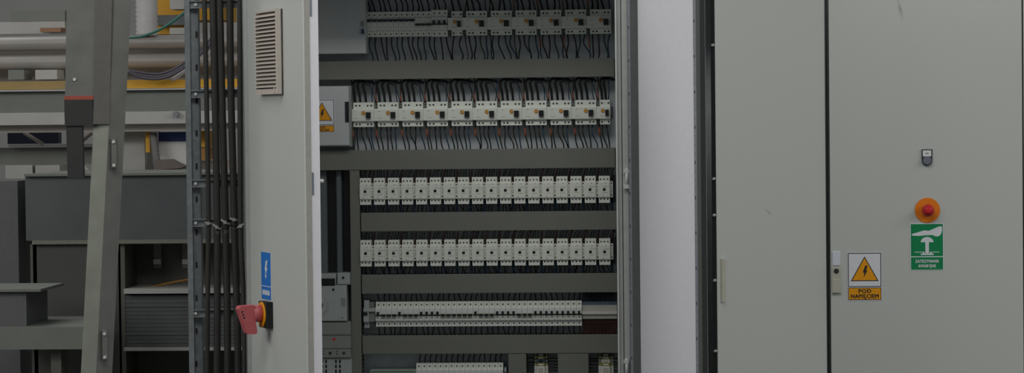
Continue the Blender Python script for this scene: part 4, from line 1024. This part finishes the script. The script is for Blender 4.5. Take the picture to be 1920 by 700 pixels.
# low things left
bthing('pale_bench', bx(-80, 156, 614, 656, .9, .5), MGREY, 'long grey green bench beam low behind the ladder', 'bench')
bthing('storage_box', bx(-60, 50, 548, 612.5, .95, .3), mat('locker_grey', rgb(100, 102, 102), .6), 'grey storage box standing on the bench beam', 'box')
bthing('box_lid', bx(-62, 76, 543, 547.8, .93, .34), MGREY, 'pale lid lying on the grey storage box', 'lid')
bthing('bench_leg', bx(95, 118, 655, 900, .95, .1), MDARK2, 'dark leg under the grey green bench beam', 'leg')
bthing('grey_locker', bx(-80, 44, 340, 1060, 1.6, .4), mat('locker_grey', rgb(100, 102, 102), .6), 'plain grey locker left of the dark tank', 'locker')

# ------------------------------------------------------------------ ladder
YA = -.25
def at(px, py): a, b = U(px, py, YA); return Vector((a, YA, b))
pT, pB = at(216, 0), at(180, 700)
dirv = (pT - pB).normalized()
def along(z): return pB + dirv * ((z - pB.z) / dirv.z)
top, foot = along(2.55), along(0.0)
t = thing('ladder', foot, 'leaning aluminium ladder with a red banded black foot on its upper section', 'ladder'); O = foot.copy()
def slanted(prof, p0, p1):        # horizontal section (dx,dy) swept from p0 to p1
    n = len(prof); v = [(p0.x + a, p0.y + b, p0.z) for a, b in prof] + [(p1.x + a, p1.y + b, p1.z) for a, b in prof]
    f = [tuple(range(n - 1, -1, -1)), tuple(range(n, 2 * n))] + [(k, (k + 1) % n, n + (k + 1) % n, n + k) for k in range(n)]
    return MB().add(v, f)
k = .00157
# main rail: an angled channel, two faces seen; the web's shade is put into a darker tone
slanted([(-31 * k, .012), (0, 0), (1 * k, .006), (-30 * k, .018)], foot, top).build('rail', ALU, t, O)
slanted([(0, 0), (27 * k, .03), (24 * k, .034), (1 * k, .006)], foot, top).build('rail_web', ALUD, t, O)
slanted([(-.07 - 27 * k, .34), (-.07, .31), (-.07 + 20 * k, .335), (-.07 + 18 * k, .34), (-.07, .316), (-.07 - 24 * k, .345)], foot, top).build('rail', ALUD, t, O)
z = .28
while z < 2.5:
    c = along(z); r_ = MB().tube([(c.x, c.y + .02, c.z), (c.x - .075, c.y + .33, c.z)], .014, 10).build('rung', ALUD, t, O); z += .28
for py in (288, 648):
    c = at(214 if py < 400 else 197, py); bk = MB().box(c.x - .008, c.x + .008, YA - .004, YA + .008, c.z - .045, c.z + .045, .002).build('catch', ALUD, t, O)
    MB().disc(c.x, c.z + .035, .005, YA - .008, YA - .004, 8).disc(c.x, c.z - .035, .005, YA - .008, YA - .004, 8).build('rivet', RIM, bk, O)
# upper section
uT, uB = at(154, -60), at(149, 180)
d2v = (uT - uB).normalized(); uTop = uB + d2v * 1.2
slanted([(-28 * k, 0), (28 * k, 0), (28 * k, .03), (-28 * k, .03)], uB, uTop).build('upper_rail', ALUD, t, O)
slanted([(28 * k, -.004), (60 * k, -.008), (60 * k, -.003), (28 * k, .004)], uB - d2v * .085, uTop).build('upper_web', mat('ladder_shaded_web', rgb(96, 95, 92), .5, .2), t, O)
uR = at(149, 187)
slanted([(-29 * k, -.002), (29 * k, -.002), (29 * k, .032), (-29 * k, .032)], uR, uB).build('red_band', LADRED, t, O)
uF = at(150, 236)
slanted([(-29 * k, -.003), (26 * k, -.003), (26 * k, .033), (-29 * k, .033)], uF, uR).build('foot_cap', RUBBER, t, O)
uG = at(142, 334); uH = at(139, 236)
slanted([(-16 * k, .002), (15 * k, .002), (15 * k, .02), (-16 * k, .02)], uG, uH).build('strap', RUBBER, t, O)
c = at(140, 149); MB().disc(c.x, c.z, .005, YA - .004, YA, 8).build('rivet', RIM, t, O)
